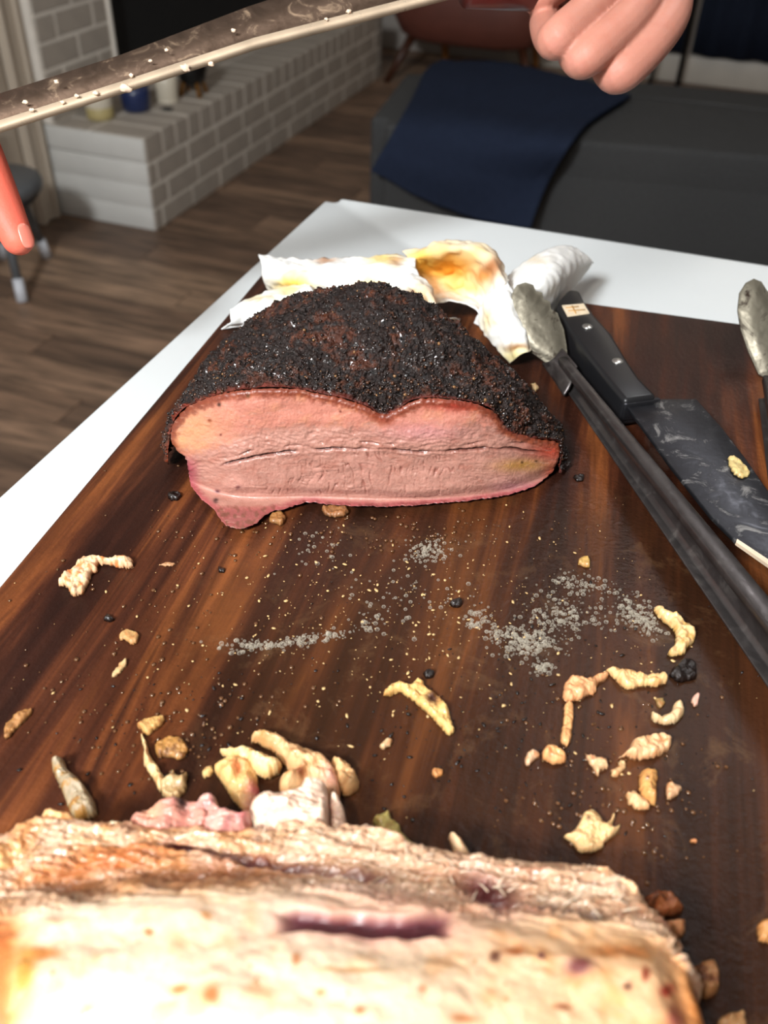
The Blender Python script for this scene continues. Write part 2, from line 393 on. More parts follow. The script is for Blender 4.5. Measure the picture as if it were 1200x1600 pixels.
# chimney breast with brick facing, firebox opening
ch = room('wall_chimney'); tag(ch, kind='structure')
CU = -.335                       # brick face plane
V1, V2 = .40, 1.75               # firebox opening
HH = .30
bx('mortar_core', UW + .001, CU - .003, 0.004, V1 - .002, HH, 2.6, MT['mortar'], ch)
bx('mortar_core', UW + .001, CU - .008, V2, VB - .02, HH, 2.6, MT['mortar'], ch)
bx('mortar_core', UW + .001, CU - .008, V1, V2, 1.0, 2.6, MT['mortar'], ch)
bx('side_facing', UW + .001, CU - .004, -.004, 0.004, HH + .001, 2.6, MT['mortar'], ch)
bx('firebox_lining', UW + .0005, UW + .004, V1, V2, HH, 1.0, MT['soot'], ch)
bx('jamb_edge', CU - .05, CU + .006, V1 - .012, V1 + .002, HH, 1.05, MT['mortar'], ch, .003)
bcache = {}
def brick(parent, u0, u1, v0, v1, z0, z1, m, key=None):
    s = (round(u1 - u0, 3), round(v1 - v0, 3), round(z1 - z0, 3), m.name)
    if s not in bcache:
        bm = bmesh.new(); add_box(bm, (0, 0, 0), s[:3]); bmesh.ops.bevel(bm, geom=bm.edges, offset=.003, segments=1, affect='EDGES')
        me = bpy.data.meshes.new('brick'); bm.to_mesh(me); bm.free(); me.materials.append(m); bcache[s] = me
    o = bpy.data.objects.new('brick', bcache[s]); COL.objects.link(o); o.parent = parent
    o.location = ((u0 + u1) / 2 + rnd.uniform(-.001, .001), (v0 + v1) / 2, (z0 + z1) / 2); return o
CHT = .078
for r in range(14):
    z0 = HH + .004 + r * CHT
    edges = [0.004]; x = 0.004 + (.1 if r % 2 else .2)
    while x < V1 - .07: edges.append(x); x += .2
    edges.append(V1 - .014)
    for a, b in zip(edges[:-1], edges[1:]):
        brick(ch, CU - .02, CU, a, b - .009, z0, z0 + CHT - .009, MT['brick_dull'] if (r == 5 and a > .15) else MT['brick'])
for r in range(8):
    z0 = HH + .004 + r * CHT; x = V2 + .005 + (.1 if r % 2 else 0)
    while x < VB - .25:
        brick(ch, CU - .02, CU, x, x + .19, z0, z0 + CHT - .009, MT['brick']); x += .2

# hearth: mortar core + rowlock top + running bond
HL = 2.2
hearth = empty('hearth', tuple(HC), RZ)
tag(hearth, 'raised fireplace hearth of white painted brick running back along the left wall', 'hearth')
bx('mortar_core', UW + .002, -.003, .003, HL - .003, 0, HH - .003, MT['mortar'], hearth)
# top rowlock course (bricks on edge, laid across)
x = 0.0; first = True; TP = .084
while x < HL - .06:
    w = .105 if first else TP
    brick(hearth, -.2, 0, x, x + w - .009, HH - .075, HH + rnd.uniform(-.001, .002), MT['brick'])
    brick(hearth, UW + .004, -.209, x, x + w - .009, HH - .075, HH + rnd.uniform(-.002, .001), MT['brick'])
    x += w; first = False
for r in range(3):
    z0 = .002 + r * .0735; z1 = z0 + .0645
    x = 0.0
    lens = [.095 if r % 2 else .045]
    brick(hearth, -.1, 0, 0, lens[0], z0, z1, MT['brick']); x = lens[0] + .009
    while x < HL - .05:
        L = min(.195, HL - x); brick(hearth, -.1, 0, x, x + L, z0, z1, MT['brick']); x += .204
    # end face towards the room
    us = [-.109, -.25, UW + .006] if r % 2 else [-.109, -.31, UW + .006]
    for a, b in zip(us[:-1], us[1:]): brick(hearth, b, a - .006, 0.002, .09, z0, z1, MT['brick'])
WP = mat('thick_white_paint', (204, 202, 196), .55, var=.05, vscale=10, bump=.5, bscale=22, bdist=.004)
for z0, z1 in ((.001, .075), (.0752, .149), (.1492, .2235), (.2268, HH - .003)):
    bx('end_render', UW + .004, -.004, -.004 if z0 < .22 else -.006, .003, z0, z1, WP, hearth, .002)

# things standing on the hearth (placed on its top)
def on_hearth(px, py): return PZ(px, py, HH)
p = on_hearth(158, 184)
o = empty('candle_jar', tuple(p)); tag(o, 'cream candle jar with a yellowed lower band, nearest the hearth end', 'candle')
lathe('label_band', [(.042, .001), (.0445, .004), (.0445, .035), (.043, .037)], MT['wax'], o, seg=36)
lathe('jar', [(.0425, .036), (.045, .04), (.045, .1), (.042, .108), (.037, .108), (.037, .06)], MT['cream'], o, seg=36)
p = on_hearth(214, 172)
o = empty('glazed_pot', tuple(p)); tag(o, 'navy blue glazed pot between two cream jars on the hearth', 'pot')
lathe('body', [(.038, .0), (.046, .006), (.05, .05), (.048, .085), (.042, .085), (.042, .02)], MT['navyglaze'], o, seg=36)
lathe('rim', [(.049, .082), (.0505, .086), (.049, .092), (.043, .09)], MT['navyglaze'], o, seg=36)
p = on_hearth(262, 158)
o = empty('ceramic_jar', tuple(p)); tag(o, 'plain cream ceramic jar beside brass legs on the hearth', 'jar')
lathe('body', [(.034, 0), (.038, .004), (.04, .06), (.038, .1), (.033, .1), (.033, .03)], MT['cream'], o, seg=36)
lathe('base_ring', [(.037, 0), (.0385, .002), (.0385, .01), (.037, .012)], MT['cream'], o, seg=36)
p = on_hearth(303, 148)
o = empty('brass_stand', tuple(p)); tag(o, 'small brass legged stand with a dark body on the hearth top', 'stand')
for k in range(4):
    a = k * math.pi / 2 + .6
    tube('leg', [(.05 * math.cos(a), .05 * math.sin(a), 0), (.035 * math.cos(a), .035 * math.sin(a), .05), (.04 * math.cos(a), .04 * math.sin(a), .09)], [.008, .007, .009], MT['brass'], o, 10)
lathe('body', [(.02, .03), (.045, .05), (.055, .09), (.05, .14), (.03, .16)], MT['black'], o, seg=28)
p = on_hearth(262, 173)
o = lathe('trinket_dish', [(.012, 0), (.018, .003), (.02, .008), (.017, .008), (.01, .004)], MT['black'], None, seg=24); o.location = tuple(p)
tag(o, 'tiny dark dish on the hearth edge in front of the cream jar', 'dish')

# ------------------------------------------------------------------ small stool at the left
def RM(u, v, z=0.0): return tuple(HC + U * u + V * v + np.array([0, 0, z]))
st = empty('toddler_stool', RM(-.2, -.47), RZ); tag(st, 'small grey stool with white capped legs at the left edge of the floor', 'stool')
for lx, ly in ((.12, -.134), (-.003, .151), (-.12, .09), (-.04, -.19)):
    f = Vector((lx, ly, 0.002)); t = Vector((lx * .55, ly * .55, .25)); d = t - f
    o1 = tube('leg', [f + d * .17, t], [.013, .012], MT['greyplastic'], st, 14)
    tube('leg_cap', [f, f + d * .25], [.0165, .015], MT['whiteplastic'], o1, 14)
lathe('seat', [(.0, .25), (.11, .25), (.125, .262), (.13, .28), (.125, .295), (.11, .302), (0, .304)], MT['greyplastic'], st, (0, 0, 0), 40)
lathe('seat_underside', [(.0, .225), (.09, .225), (.115, .25), (0, .25)], MT['darkplastic'], st, (0, 0, 0), 40)
box('backrest', (-.09, .02, .36), (.02, .12, .14), MT['navyglaze'], st, .008)

# ------------------------------------------------------------------ background furniture
def R2(u, v, z=0.0): return (u, v, z)
ac = empty('armchair', RM(.44, 2.36), RZ); tag(ac, 'reddish brown armchair on splayed wooden legs against the back wall', 'armchair')
def seat_shell():
    nu, nv = 40, 14; a = np.linspace(-math.pi, math.pi, nu, endpoint=False)
    rings = []
    for (rx, ry, z) in ((.02, .02, .215), (.30, .22, .19), (.36, .27, .22), (.40, .30, .30), (.41, .30, .42), (.38, .28, .47), (.2, .15, .485), (.02, .02, .486)):
        c = np.sign(np.cos(a)) * np.abs(np.cos(a)) ** .6; s = np.sign(np.sin(a)) * np.abs(np.sin(a)) ** .6
        rings.append(np.stack([rx * c, ry * s, np.full(nu, z)], -1))
    Vv = np.concatenate(rings); f = []
    for i in range(len(rings) - 1):
        for k in range(nu): f.append((i * nu + k, i * nu + (k + 1) % nu, (i + 1) * nu + (k + 1) % nu, (i + 1) * nu + k))
    return Vv, f
sv, sf = seat_shell(); mesh_np('seat', sv, sf, MT['redwood'], ac)
for (lx, ly, tx, ty, m_) in ((-.38, -.26, -.27, -.17, 'darkwood'), (.38, -.26, .27, -.17, 'darkwood'), (-.20, .20, -.22, .15, 'honeywood'), (.28, .24, .26, .18, 'honeywood')):
    tube('leg', [(lx, ly, 0), (tx, ty, .22)], [.016, .024], MT[m_], ac)
box('backrest', (0, .26, .68), (.72, .10, .5), MT['redwood'], ac, .04, 4)
for sx in (-1, 1): box('armrest', (sx * .39, 0, .52), (.07, .5, .16), MT['redwood'], ac, .03, 4)

# navy curtain panels ending above the baseboard, and a thin black stand in front of the gap
def curtain(u0, u1, label, seed):
    nu, nv = 90, 12; x = np.linspace(u0, u1, nu); z = np.linspace(.145, 2.35, nv)
    Xc, Zc = np.meshgrid(x, z, indexing='ij'); Yc = VB - .055 + .016 * np.sin(Xc * 42 + seed) + .008 * np.sin(Xc * 17 + seed)
    o = mesh_np('curtain', np.stack([Xc, Yc, Zc], -1).reshape(-1, 3), grid_faces(nu, nv), MT['navysofa'])
    so = o.modifiers.new('s', 'SOLIDIFY'); so.thickness = .006; o.location = tuple(HC); o.rotation_euler = (0, 0, RZ)
    tag(o, label, 'curtain', 'navy curtains on the back wall')
curtain(.62, 1.43, 'dark navy curtain panel on the back wall, left of the black stand', 0)
curtain(1.47, 3.3, 'dark navy curtain panel on the back wall, right of the black stand', 2)
bs = empty('metal_stand', RM(1.45, 2.6), RZ); tag(bs, 'thin black metal stand before the gap between the navy curtains', 'stand')
tube('upright', [(-.005, 0, 0), (-.005, 0, 1.3)], .013, MT['black'], bs)
tube('upright', [(-.14, -.03, 0), (-.10, -.01, .9)], .010, MT['black'], bs)
tube('crossbar', [(-.10, -.01, .9), (-.005, 0, .9)], .010, MT['black'], bs)
tube('foot_bar', [(-.005, -.04, .006), (-.005, .1, .006)], .006, MT['black'], bs)

# side table leg at the right edge
stp = PZ(1206, 150, 0.0)
stp = np.array(RM(2.0, 1.9)); sd = empty('side_table', tuple(stp), RZ); tag(sd, 'dark wooden side table leg at the right edge beyond the grey ottoman', 'table')
tube('leg', [(0, 0, 0), (.05, 0, .5)], [.016, .02], MT['darkwood'], sd)
tube('leg', [(.5, 0, 0), (.45, 0, .5)], [.016, .02], MT['darkwood'], sd)
tube('leg', [(.25, .26, 0), (.25, .24, .5)], [.016, .02], MT['darkwood'], sd)
lathe('tabletop', [(.0, .5), (.24, .5), (.25, .51), (.25, .525), (.24, .53), (0, .53)], MT['darkwood'], sd, (.25, .06, 0), 40)

# grey ottoman / chaise
OZ = .46
ot = empty('grey_ottoman', RM(.768, -.06), RZ + math.radians(9.6)); tag(ot, 'large charcoal grey fabric ottoman with rounded corners beyond the white table', 'ottoman')
def poly_box(name, pts, z0, z1, m, parent, corner, bev):
    bm = bmesh.new(); a = [bm.verts.new((x, y, z0)) for x, y in pts]; b = [bm.verts.new((x, y, z1)) for x, y in pts]
    bm.faces.new(a[::-1]); bm.faces.new(b)
    for k in range(len(a)): j = (k + 1) % len(a); bm.faces.new((a[k], a[j], b[j], b[k]))
    es = [e for e in bm.edges if abs(e.verts[0].co.z - e.verts[1].co.z) > .01]
    bmesh.ops.bevel(bm, geom=es, offset=corner, segments=6, affect='EDGES')
    return bevel(bm_obj(name, bm, m, parent), bev, 5)
foot = [(0, 0), (1.9, 0), (1.9, .62), (1.1, .66), (.75, .68), (.3, .72), (0.02, .60)]
poly_box('base', foot, .045, .375, MT['greyfabric'], ot, .05, .015)
poly_box('cushion', foot, .35, OZ, MT['greyfabric'], ot, .05, .022)
tube('seam_welt', [(.5, .45, OZ), (.75, .49, OZ + .001), (1.0, .47, OZ + .001), (1.3, .42, OZ), (1.88, .40, OZ)], .004, MT['black'], ot, 8)
for lx in (.1, 1.8):
    for ly in (.1, .52): tube('leg', [(lx, ly, 0), (lx, ly, .05)], [.02, .024], MT['black'], ot)

def catmull(P, n):
    P = np.asarray(P, float); m = len(P); t = np.linspace(0, m - 1, n); i = np.clip(np.floor(t).astype(int), 0, m - 2); f = (t - i)
    Pm = np.concatenate([2 * P[:1] - P[1:2], P, 2 * P[-1:] - P[-2:-1]])
    sh = (slice(None),) + (None,) * (P.ndim - 1); f = f[sh]
    a, b, c, d = Pm[i], Pm[i + 1], Pm[i + 2], Pm[i + 3]
    return .5 * ((2 * b) + (-a + c) * f + (2 * a - 5 * b + 4 * c - d) * f ** 2 + (-a + 3 * b - 3 * c + d) * f ** 3)
def loft(ctrl, nu, nv):
    """ctrl (rows, cols, k) -> (nu, nv, k) smooth surface"""
    A = catmull(np.asarray(ctrl, float), nu)
    return np.swapaxes(catmull(np.swapaxes(A, 0, 1), nv), 0, 1)

# blanket over the ottoman (rows from back to front, px + height)
rows = [[(692, 97, .475), (780, 102, .475), (870, 118, .48), (985, 152, .475)],
        [(668, 112, .48), (770, 128, .485), (860, 142, .485), (965, 163, .48)],
        [(650, 145, .48), (740, 160, .485), (830, 175, .485), (925, 190, .48)],
        [(628, 185, .475), (720, 200, .48), (810, 215, .48), (893, 226, .48)],
        [(600, 235, .40), (695, 265, .38), (780, 280, .37), (856, 285, .37)],
        [(580, 268, .34), (670, 315, .28), (750, 343, .25), (828, 358, .25)]]
c3 = np.array([[PZ(x, y, z) for x, y, z in r] for r in rows])
G = loft(c3, 90, 110)
uu, vv_ = np.meshgrid(np.linspace(0, 1, 110), np.linspace(0, 1, 90))
G[..., 2] += .006 * fbm(uu * 5, vv_ * 3, 0, 3, 5) + .004 * ridge(uu * 6 + vv_ * 2, vv_ * 2, 0, 2, 9)
bl = mesh_np('throw_blanket', G.reshape(-1, 3), grid_faces(90, 110, True), MT['navyfabric'], None)
so = bl.modifiers.new('solid', 'SOLIDIFY'); so.thickness = .014; so.offset = 0
tag(bl, 'navy blue throw blanket draped over the grey ottoman', 'blanket')

# ------------------------------------------------------------------ table and board
AT = math.radians(17.7); tc = PZ(515, 307, ZT)
tb = empty('white_table', (tc[0], tc[1], 0), -AT); tag(tb, 'white laminate table with a thin top under the walnut board', 'table')
TWD, TLN = 1.5, 1.15
bm = bmesh.new(); add_box(bm, (TWD / 2, -TLN / 2, ZT - .0125), (TWD, TLN, .025))
es = [e for e in bm.edges if abs(e.verts[0].co.z - e.verts[1].co.z) > .01]
bmesh.ops.bevel(bm, geom=es, offset=.012, segments=5, affect='EDGES')
bevel(bm_obj('tabletop', bm, MT['white_table'], tb), .002, 2)
for a in (.06, TWD - .06):
    for b in (-.06, -TLN + .06): tube('leg', [(a, b, 0), (a, b, ZT - .026)], [.02, .028], MT['white_table'], tb, 16)
box('apron', (TWD / 2, -.08, ZT - .065), (TWD - .2, .02, .07), MT['white_table'], tb)
AB = math.radians(12.8); bc = PZ(426, 405, ZB)
bo = box('cutting_board', (.36, -.41, -.01), (.72, .82, .0195), MT['walnut'], None, .003, 3)
bo.location = (bc[0], bc[1], ZB); bo.rotation_euler = (0, 0, -AB)
tag(bo, 'large dark walnut cutting board streaked with juice on the white table', 'cutting board')

# ------------------------------------------------------------------ outline-grid surfaces
def poly_grid(poly, step, margin=0):
    """pixel polygon -> grid points (snapped to the outline), faces, distance to outline"""
    poly = np.asarray(poly, float)
    x0, y0 = poly.min(0) - step; x1, y1 = poly.max(0) + step
    nx, ny = int((x1 - x0) / step) + 2, int((y1 - y0) / step) + 2
    X, Y = np.meshgrid(x0 + np.arange(nx) * step, y0 + np.arange(ny) * step)
    P = np.stack([X.ravel(), Y.ravel()], -1)
    A = poly; B = np.roll(poly, -1, 0)
    ins = np.zeros(len(P), bool); best = np.full(len(P), 1e9); near = P.copy()
    for a, b in zip(A, B):
        c = ((a[1] > P[:, 1]) != (b[1] > P[:, 1]))
        with np.errstate(divide='ignore', invalid='ignore'):
            xi = (b[0] - a[0]) * (P[:, 1] - a[1]) / (b[1] - a[1] + 1e-12) + a[0]
        ins ^= c & (P[:, 0] < xi)
        d = b - a; t = np.clip(((P - a) @ d) / (d @ d + 1e-12), 0, 1); q = a + t[:, None] * d; dd = np.hypot(*(P - q).T)
        k = dd < best; best[k] = dd[k]; near[k] = q[k]
    f = grid_faces(ny, nx)
    keep = ins[f].sum(1) >= 1
    f = f[keep]
    P2 = P.copy(); P2[~ins] = near[~ins]; dist = np.where(ins, best, 0)
    used, inv = np.unique(f, return_inverse=True)
    return P2[used], inv.reshape(-1, 4), dist[used]
def smooth_poly(poly, n=4):
    p = np.asarray(poly, float)
    for _ in range(n and 1):
        q = np.roll(p, -1, 0); p = np.stack([.8 * p + .2 * q, .2 * p + .8 * q], 1).reshape(-1, 2)
    return p
def jitter_poly(poly, amp, seed):
    """refine the outline and roughen it"""
    p = smooth_poly(poly); out = []
    for a, b in zip(p, np.roll(p, -1, 0)):
        n = max(1, int(np.hypot(*(b - a)) / 3.0))
        for k in range(n): out.append(a + (b - a) * k / n)
    out = np.array(out)
    out[:, 0] += amp * fbm(out[:, 0] * .25, out[:, 1] * .25, seed, 3, seed)
    out[:, 1] += amp * fbm(out[:, 0] * .25, out[:, 1] * .25, seed + 9.5, 3, seed + 3)
    return out

# ------------------------------------------------------------------ scraps on the board
def scrap(name, poly, label, cat, h=.006, base=(226, 196, 150), alt=(184, 120, 66), amt=.5, m='scrap', z0=0.0, seed=1, parent=None, step=1.3, jit=3.2, fib=0.0, group=None, dark=None, soft=None):
    if parent is None: h *= .74
    pl = jitter_poly(poly, jit, seed)
    P, f, d = poly_grid(pl, step)
    W3 = PZ(P[:, 0], P[:, 1], ZB + z0 + .5 * h); W3[:, 2] = ZB + z0
    pxm = 1412 / np.linalg.norm(W3.mean(0) - CAMP)
    rr = soft if soft else max(3.0, h * pxm * .5)
    t = np.clip(d / rr, 0, 1); prof = np.sqrt(1 - (1 - t) ** 2)
    wx, wy = W3[:, 0] * 1000, W3[:, 1] * 1000
    fs = min(1.0, .006 / h)
    lump = .82 + .55 * fbm(wx * .2 * fs, wy * .2 * fs, seed, 2, seed)
    if fib: lump = lump + fib * fbm(wx * .15, wy * 1.1, seed, 2, seed)
    z = h * prof * np.clip(lump, .25, 1.6) + prof * (.0007 * fbm(wx * .6, wy * .6, seed, 3, seed + 5) + .0004 * ridge(wx * .9, wy * .9, seed, 2, seed + 6)) * min(1, h / .004)
    z = np.maximum(z, .0002 * (d > 0))
    top = W3.copy(); top[:, 2] = ZB + z0 + z
    # shift back along the sight line is not needed: height is small; keep the footprint on the board
    c = np.tile(np.array(base, float), (len(P), 1))
    nz = 1.4 * fbm(wx * .3, wy * .3, seed + 3.3, 4, seed + 2)
    c = mixc(c, alt, sst(.0, .5, nz) * amt)
    c = mixc(c, np.minimum(np.array(base) * 1.06, 244), sst(.0, .45, -nz) * .6)
    c = mixc(c, np.array(alt) * .8, sst(.35, .0, t) * .35)
    if dark is not None:
        for (dx, dy, rd, dc) in dark: c = mixc(c, dc, np.exp(-(((P[:, 0] - dx) ** 2 + (P[:, 1] - dy) ** 2) / rd ** 2)))
    c = c * np.array([.94, .89, .86])
    n = len(P); bot = W3.copy(); bot[:, 2] = ZB + z0 + .0002
    # boundary edges -> side walls (boundary vertices already at z0)
    V_ = np.concatenate([top, bot]); F_ = np.concatenate([f, f[:, ::-1] + n])
    ctr = W3.mean(0)
    o = mesh_np(name, V_, F_, MT[m], parent, np.concatenate([c, c]), True, ctr if parent is None else None)
    me = o.data
    bm = bmesh.new(); bm.from_mesh(me); bmesh.ops.remove_doubles(bm, verts=bm.verts, dist=.00025); bm.normal_update(); bm.to_mesh(me); bm.free()
    if parent is None: tag(o, label, cat, group)
    return o
WH = (238, 216, 178); YE = (226, 196, 132); TA = (222, 170, 112)
S = []
def sc(poly, label, **k):
    k.setdefault('seed', len(S) * 7 + 3); S.append(scrap(k.pop('name', 'turkey_scrap'), poly, label, k.pop('cat', 'meat scrap'), **k))
sc([(87, 910), (100, 893), (115, 885), (125, 870), (150, 864), (160, 870), (185, 866), (208, 870), (207, 885), (190, 884), (165, 878), (150, 880), (153, 890), (143, 893), (138, 905), (128, 925), (110, 928), (105, 912)], 'cream and orange turkey scrap alone near the left edge of the board', h=.006, base=(240, 214, 176), alt=(222, 128, 62), amt=.9)
sc([(245, 882), (262, 876), (278, 880), (262, 885)], 'thin pale flake right of the cream and orange scrap', h=.0015, base=(190, 150, 110))
sc([(186, 990), (200, 981), (218, 990), (215, 1003), (205, 1007), (196, 998), (186, 1000)], 'small yellowish translucent scrap left of centre, above a pale sliver', h=.0025, base=(196, 160, 104))
sc([(173, 1055), (182, 1040), (198, 1026), (198, 1038), (188, 1052), (175, 1058)], 'pale pointed sliver lying left of centre on the walnut', h=.002, base=(214, 190, 140))
sc([(4, 1150), (8, 1130), (22, 1118), (35, 1108), (50, 1104), (50, 1113), (38, 1125), (25, 1138), (10, 1155)], 'brownish curved skin bit at the left edge of the board', h=.003, base=(168, 124, 70), alt=(110, 70, 36))
sc([(78, 1190), (88, 1178), (100, 1182), (103, 1195), (120, 1210), (135, 1230), (148, 1250), (150, 1270), (120, 1278), (105, 1260), (95, 1230), (85, 1210)], 'glassy grey strip of turkey skin standing left behind the roast', h=.010, base=(168, 158, 132), alt=(170, 120, 44), amt=.8)
sc([(217, 1140), (226, 1150), (235, 1180), (250, 1200), (258, 1215), (250, 1238), (240, 1215), (222, 1190), (225, 1170)], 'pale upright fat strip at the left of the stringy cluster', h=.006, base=(236, 214, 160))
sc([(212, 1130), (222, 1122), (240, 1120), (258, 1116), (258, 1126), (240, 1140), (230, 1150), (222, 1140)], 'curled yellow shred topping the stringy cluster', h=.004, base=(206, 170, 104))
sc([(240, 1160), (262, 1148), (285, 1152), (296, 1170), (285, 1186), (262, 1180), (245, 1182)], 'jellied yellow brown lump in the middle of the stringy cluster', h=.004, base=(178, 134, 70), alt=(110, 72, 34), amt=.8)
sc([(247, 1220), (262, 1212), (270, 1196), (276, 1212), (292, 1200), (292, 1228), (280, 1244), (255, 1244)], 'sinewy greyish shred right behind the purple lump', h=.006, base=(196, 172, 124), alt=(130, 96, 56))
sc([(315, 1206), (322, 1196), (332, 1194), (334, 1204), (325, 1213), (317, 1213)], 'little cream nugget between stringy cluster and yellow chunk', h=.004, base=(230, 204, 140))
sc([(330, 1192), (345, 1180), (375, 1178), (400, 1195), (405, 1230), (405, 1255), (385, 1265), (370, 1250), (350, 1220)], 'wedge of turkey with yellow skin and pink edge', h=.012, base=(240, 208, 140), alt=(214, 160, 90), dark=[(402, 1235, 16, (200, 100, 110)), (372, 1205, 10, (214, 130, 76)), (395, 1262, 18, (190, 130, 110))])
sc([(338, 1165), (360, 1162), (400, 1163), (440, 1185), (438, 1198), (420, 1208), (405, 1205), (390, 1190), (360, 1178)], 'flat cream slice resting across the yellow wedge', h=.012, base=(250, 226, 170), alt=(222, 170, 96), z0=.002)
sc([(388, 1150), (400, 1135), (430, 1140), (450, 1155), (490, 1165), (515, 1185), (530, 1210), (533, 1245), (510, 1240), (480, 1225), (450, 1235), (435, 1228), (436, 1212), (460, 1200), (445, 1190), (430, 1170), (405, 1155)], 'arched golden turkey piece curling right of the cream slice', h=.012, base=(232, 192, 142), alt=(204, 146, 84), dark=[(470, 1214, 8, (120, 60, 24)), (520, 1215, 20, (236, 180, 160)), (415, 1150, 12, (190, 150, 90))])
sc([(515, 1180), (540, 1185), (558, 1205), (565, 1225), (550, 1237), (535, 1238), (525, 1210)], 'tan turkey lump at the right end of the arched piece', h=.009, base=(222, 184, 132), alt=(180, 128, 70))
sc([(597, 1083), (608, 1068), (628, 1062), (640, 1070), (650, 1058), (662, 1062), (665, 1072), (690, 1090), (702, 1105), (705, 1120), (712, 1142), (700, 1146), (685, 1128), (665, 1108), (640, 1088), (625, 1077), (605, 1086)], 'long yellow shred with a dark spot in the middle of the board', h=.005, base=(236, 204, 132), alt=(196, 140, 70), dark=[(675, 1092, 9, (60, 26, 14))])
sc([(592, 1165), (600, 1155), (615, 1153), (612, 1163), (598, 1170)], 'tiny white curl below the long yellow shred', h=.003, base=(214, 190, 150))
sc([(673, 1205), (680, 1197), (693, 1200), (692, 1210), (680, 1214)], 'tan dot of meat alone in the dark juice below the long shred', h=.003, base=(206, 150, 90))
sc([(1021, 947), (1030, 943), (1045, 955), (1060, 957), (1075, 970), (1089, 985), (1088, 1000), (1075, 1010), (1070, 1020), (1050, 1022), (1045, 1015), (1055, 1005), (1058, 990), (1050, 975), (1035, 965)], 'knobbly curved scrap nearest the tongs at the right', h=.007, base=(238, 206, 150), alt=(196, 150, 60))
sc([(945, 1043), (960, 1040), (985, 1045), (1010, 1052), (1040, 1050), (1046, 1062), (1030, 1070), (1005, 1068), (985, 1075), (972, 1068), (960, 1055)], 'pale ringed scrap forming the top bar of the angled row', h=.006, base=(242, 208, 150), alt=(218, 150, 82))
sc([(880, 1075), (885, 1058), (900, 1055), (925, 1055), (948, 1046), (952, 1056), (935, 1065), (932, 1080), (910, 1088), (895, 1095), (880, 1088)], 'pinkish tan scrap at the corner of the angled row', h=.006, base=(232, 178, 128), alt=(206, 140, 86))
sc([(883, 1094), (897, 1094), (897, 1120), (895, 1150), (888, 1166), (875, 1155), (880, 1130)], 'straight tan strip hanging down from the angled row', h=.005, base=(230, 180, 122), alt=(200, 130, 80), amt=.3)
sc([(818, 1190), (825, 1172), (840, 1170), (846, 1180), (835, 1185), (828, 1196)], 'white comma shaped bit left of the knobbly tan lump', h=.004, base=(236, 204, 170))
sc([(846, 1172), (862, 1160), (875, 1165), (888, 1180), (882, 1190), (862, 1190), (850, 1183)], 'knobbly tan lump under the straight strip', h=.006, base=(230, 180, 120), alt=(190, 110, 60))
sc([(1018, 1108), (1035, 1117), (1050, 1108), (1055, 1095), (1065, 1090), (1072, 1110), (1062, 1125), (1040, 1130), (1020, 1122)], 'cup shaped cream curl at the right of the angled row', h=.006, base=(236, 212, 168), alt=(200, 160, 110))
sc([(1025, 1090), (1036, 1088), (1041, 1098), (1034, 1105), (1026, 1100)], 'small olive crumb above the cup shaped curl', h=.003, base=(150, 130, 80))
sc([(1080, 1092), (1088, 1082), (1094, 1084), (1092, 1098), (1084, 1103)], 'tiny pinkish white bit right of the cup shaped curl', h=.003, base=(220, 180, 164))
sc([(965, 1180), (985, 1165), (990, 1152), (1010, 1150), (1035, 1140), (1052, 1150), (1050, 1165), (1030, 1178), (1005, 1182), (990, 1182), (980, 1175)], 'oval tan clump like a pine cone at the right', h=.008, base=(236, 196, 150), alt=(206, 136, 80))
sc([(915, 1178), (925, 1176), (935, 1182), (950, 1185), (952, 1200), (940, 1200), (935, 1212), (925, 1195)], 'ragged white crumb left of the oval clump', h=.005, base=(224, 194, 150), alt=(180, 100, 60))
sc([(955, 1200), (965, 1198), (970, 1184), (980, 1190), (975, 1205), (965, 1213), (956, 1210)], 'cream double crumb just under the oval clump', h=.004, base=(232, 200, 150))
sc([(1000, 1198), (1030, 1197), (1028, 1220), (1028, 1255), (1015, 1250), (1000, 1235)], 'rectangular tan block of meat standing over a flat oval bit', h=.008, base=(232, 178, 108), alt=(206, 140, 76), dark=[(1010, 1220, 3, (120, 70, 40))])
sc([(978, 1235), (990, 1235), (1013, 1249), (1018, 1262), (1000, 1264), (982, 1252)], 'flat oval cream bit at the foot of the rectangular block', h=.005, base=(238, 200, 150))
sc([(1040, 1222), (1050, 1220), (1067, 1228), (1062, 1240), (1050, 1246), (1042, 1245)], 'starlike pale crumb right of the rectangular block', h=.005, base=(228, 190, 150))
sc([(880, 1303), (895, 1298), (905, 1285), (912, 1268), (925, 1262), (938, 1270), (945, 1285), (955, 1278), (958, 1266), (963, 1270), (957, 1292), (972, 1284), (968, 1297), (945, 1314), (945, 1322), (925, 1330), (905, 1328), (895, 1312)], 'pale fan shaped piece with two spikes behind the roast', h=.006, base=(240, 206, 150), alt=(220, 180, 120), amt=.3, jit=1.2, dark=[(917, 1285, 3, (120, 90, 60))])
sc([(903, 870), (915, 867), (924, 875), (920, 886), (905, 880)], 'small yellow bit close to the tongs above the foam', h=.004, base=(190, 160, 90))
sc([(828, 597), (838, 598), (843, 606), (835, 610)], 'cream flake right of the brisket top', h=.003, base=(226, 206, 160))
sc([(1003, 1402), (1020, 1390), (1045, 1388), (1065, 1400), (1073, 1415), (1060, 1424), (1030, 1425), (1010, 1418)], 'crisp brown skin flake at the right end of the roast', h=.012, base=(170, 104, 60), alt=(90, 46, 22), amt=.9)
sc([(1030, 1440), (1050, 1432), (1075, 1435), (1073, 1455), (1050, 1462), (1035, 1455)], 'cream crumb tucked under the crisp skin flake', h=.012, base=(222, 166, 120))
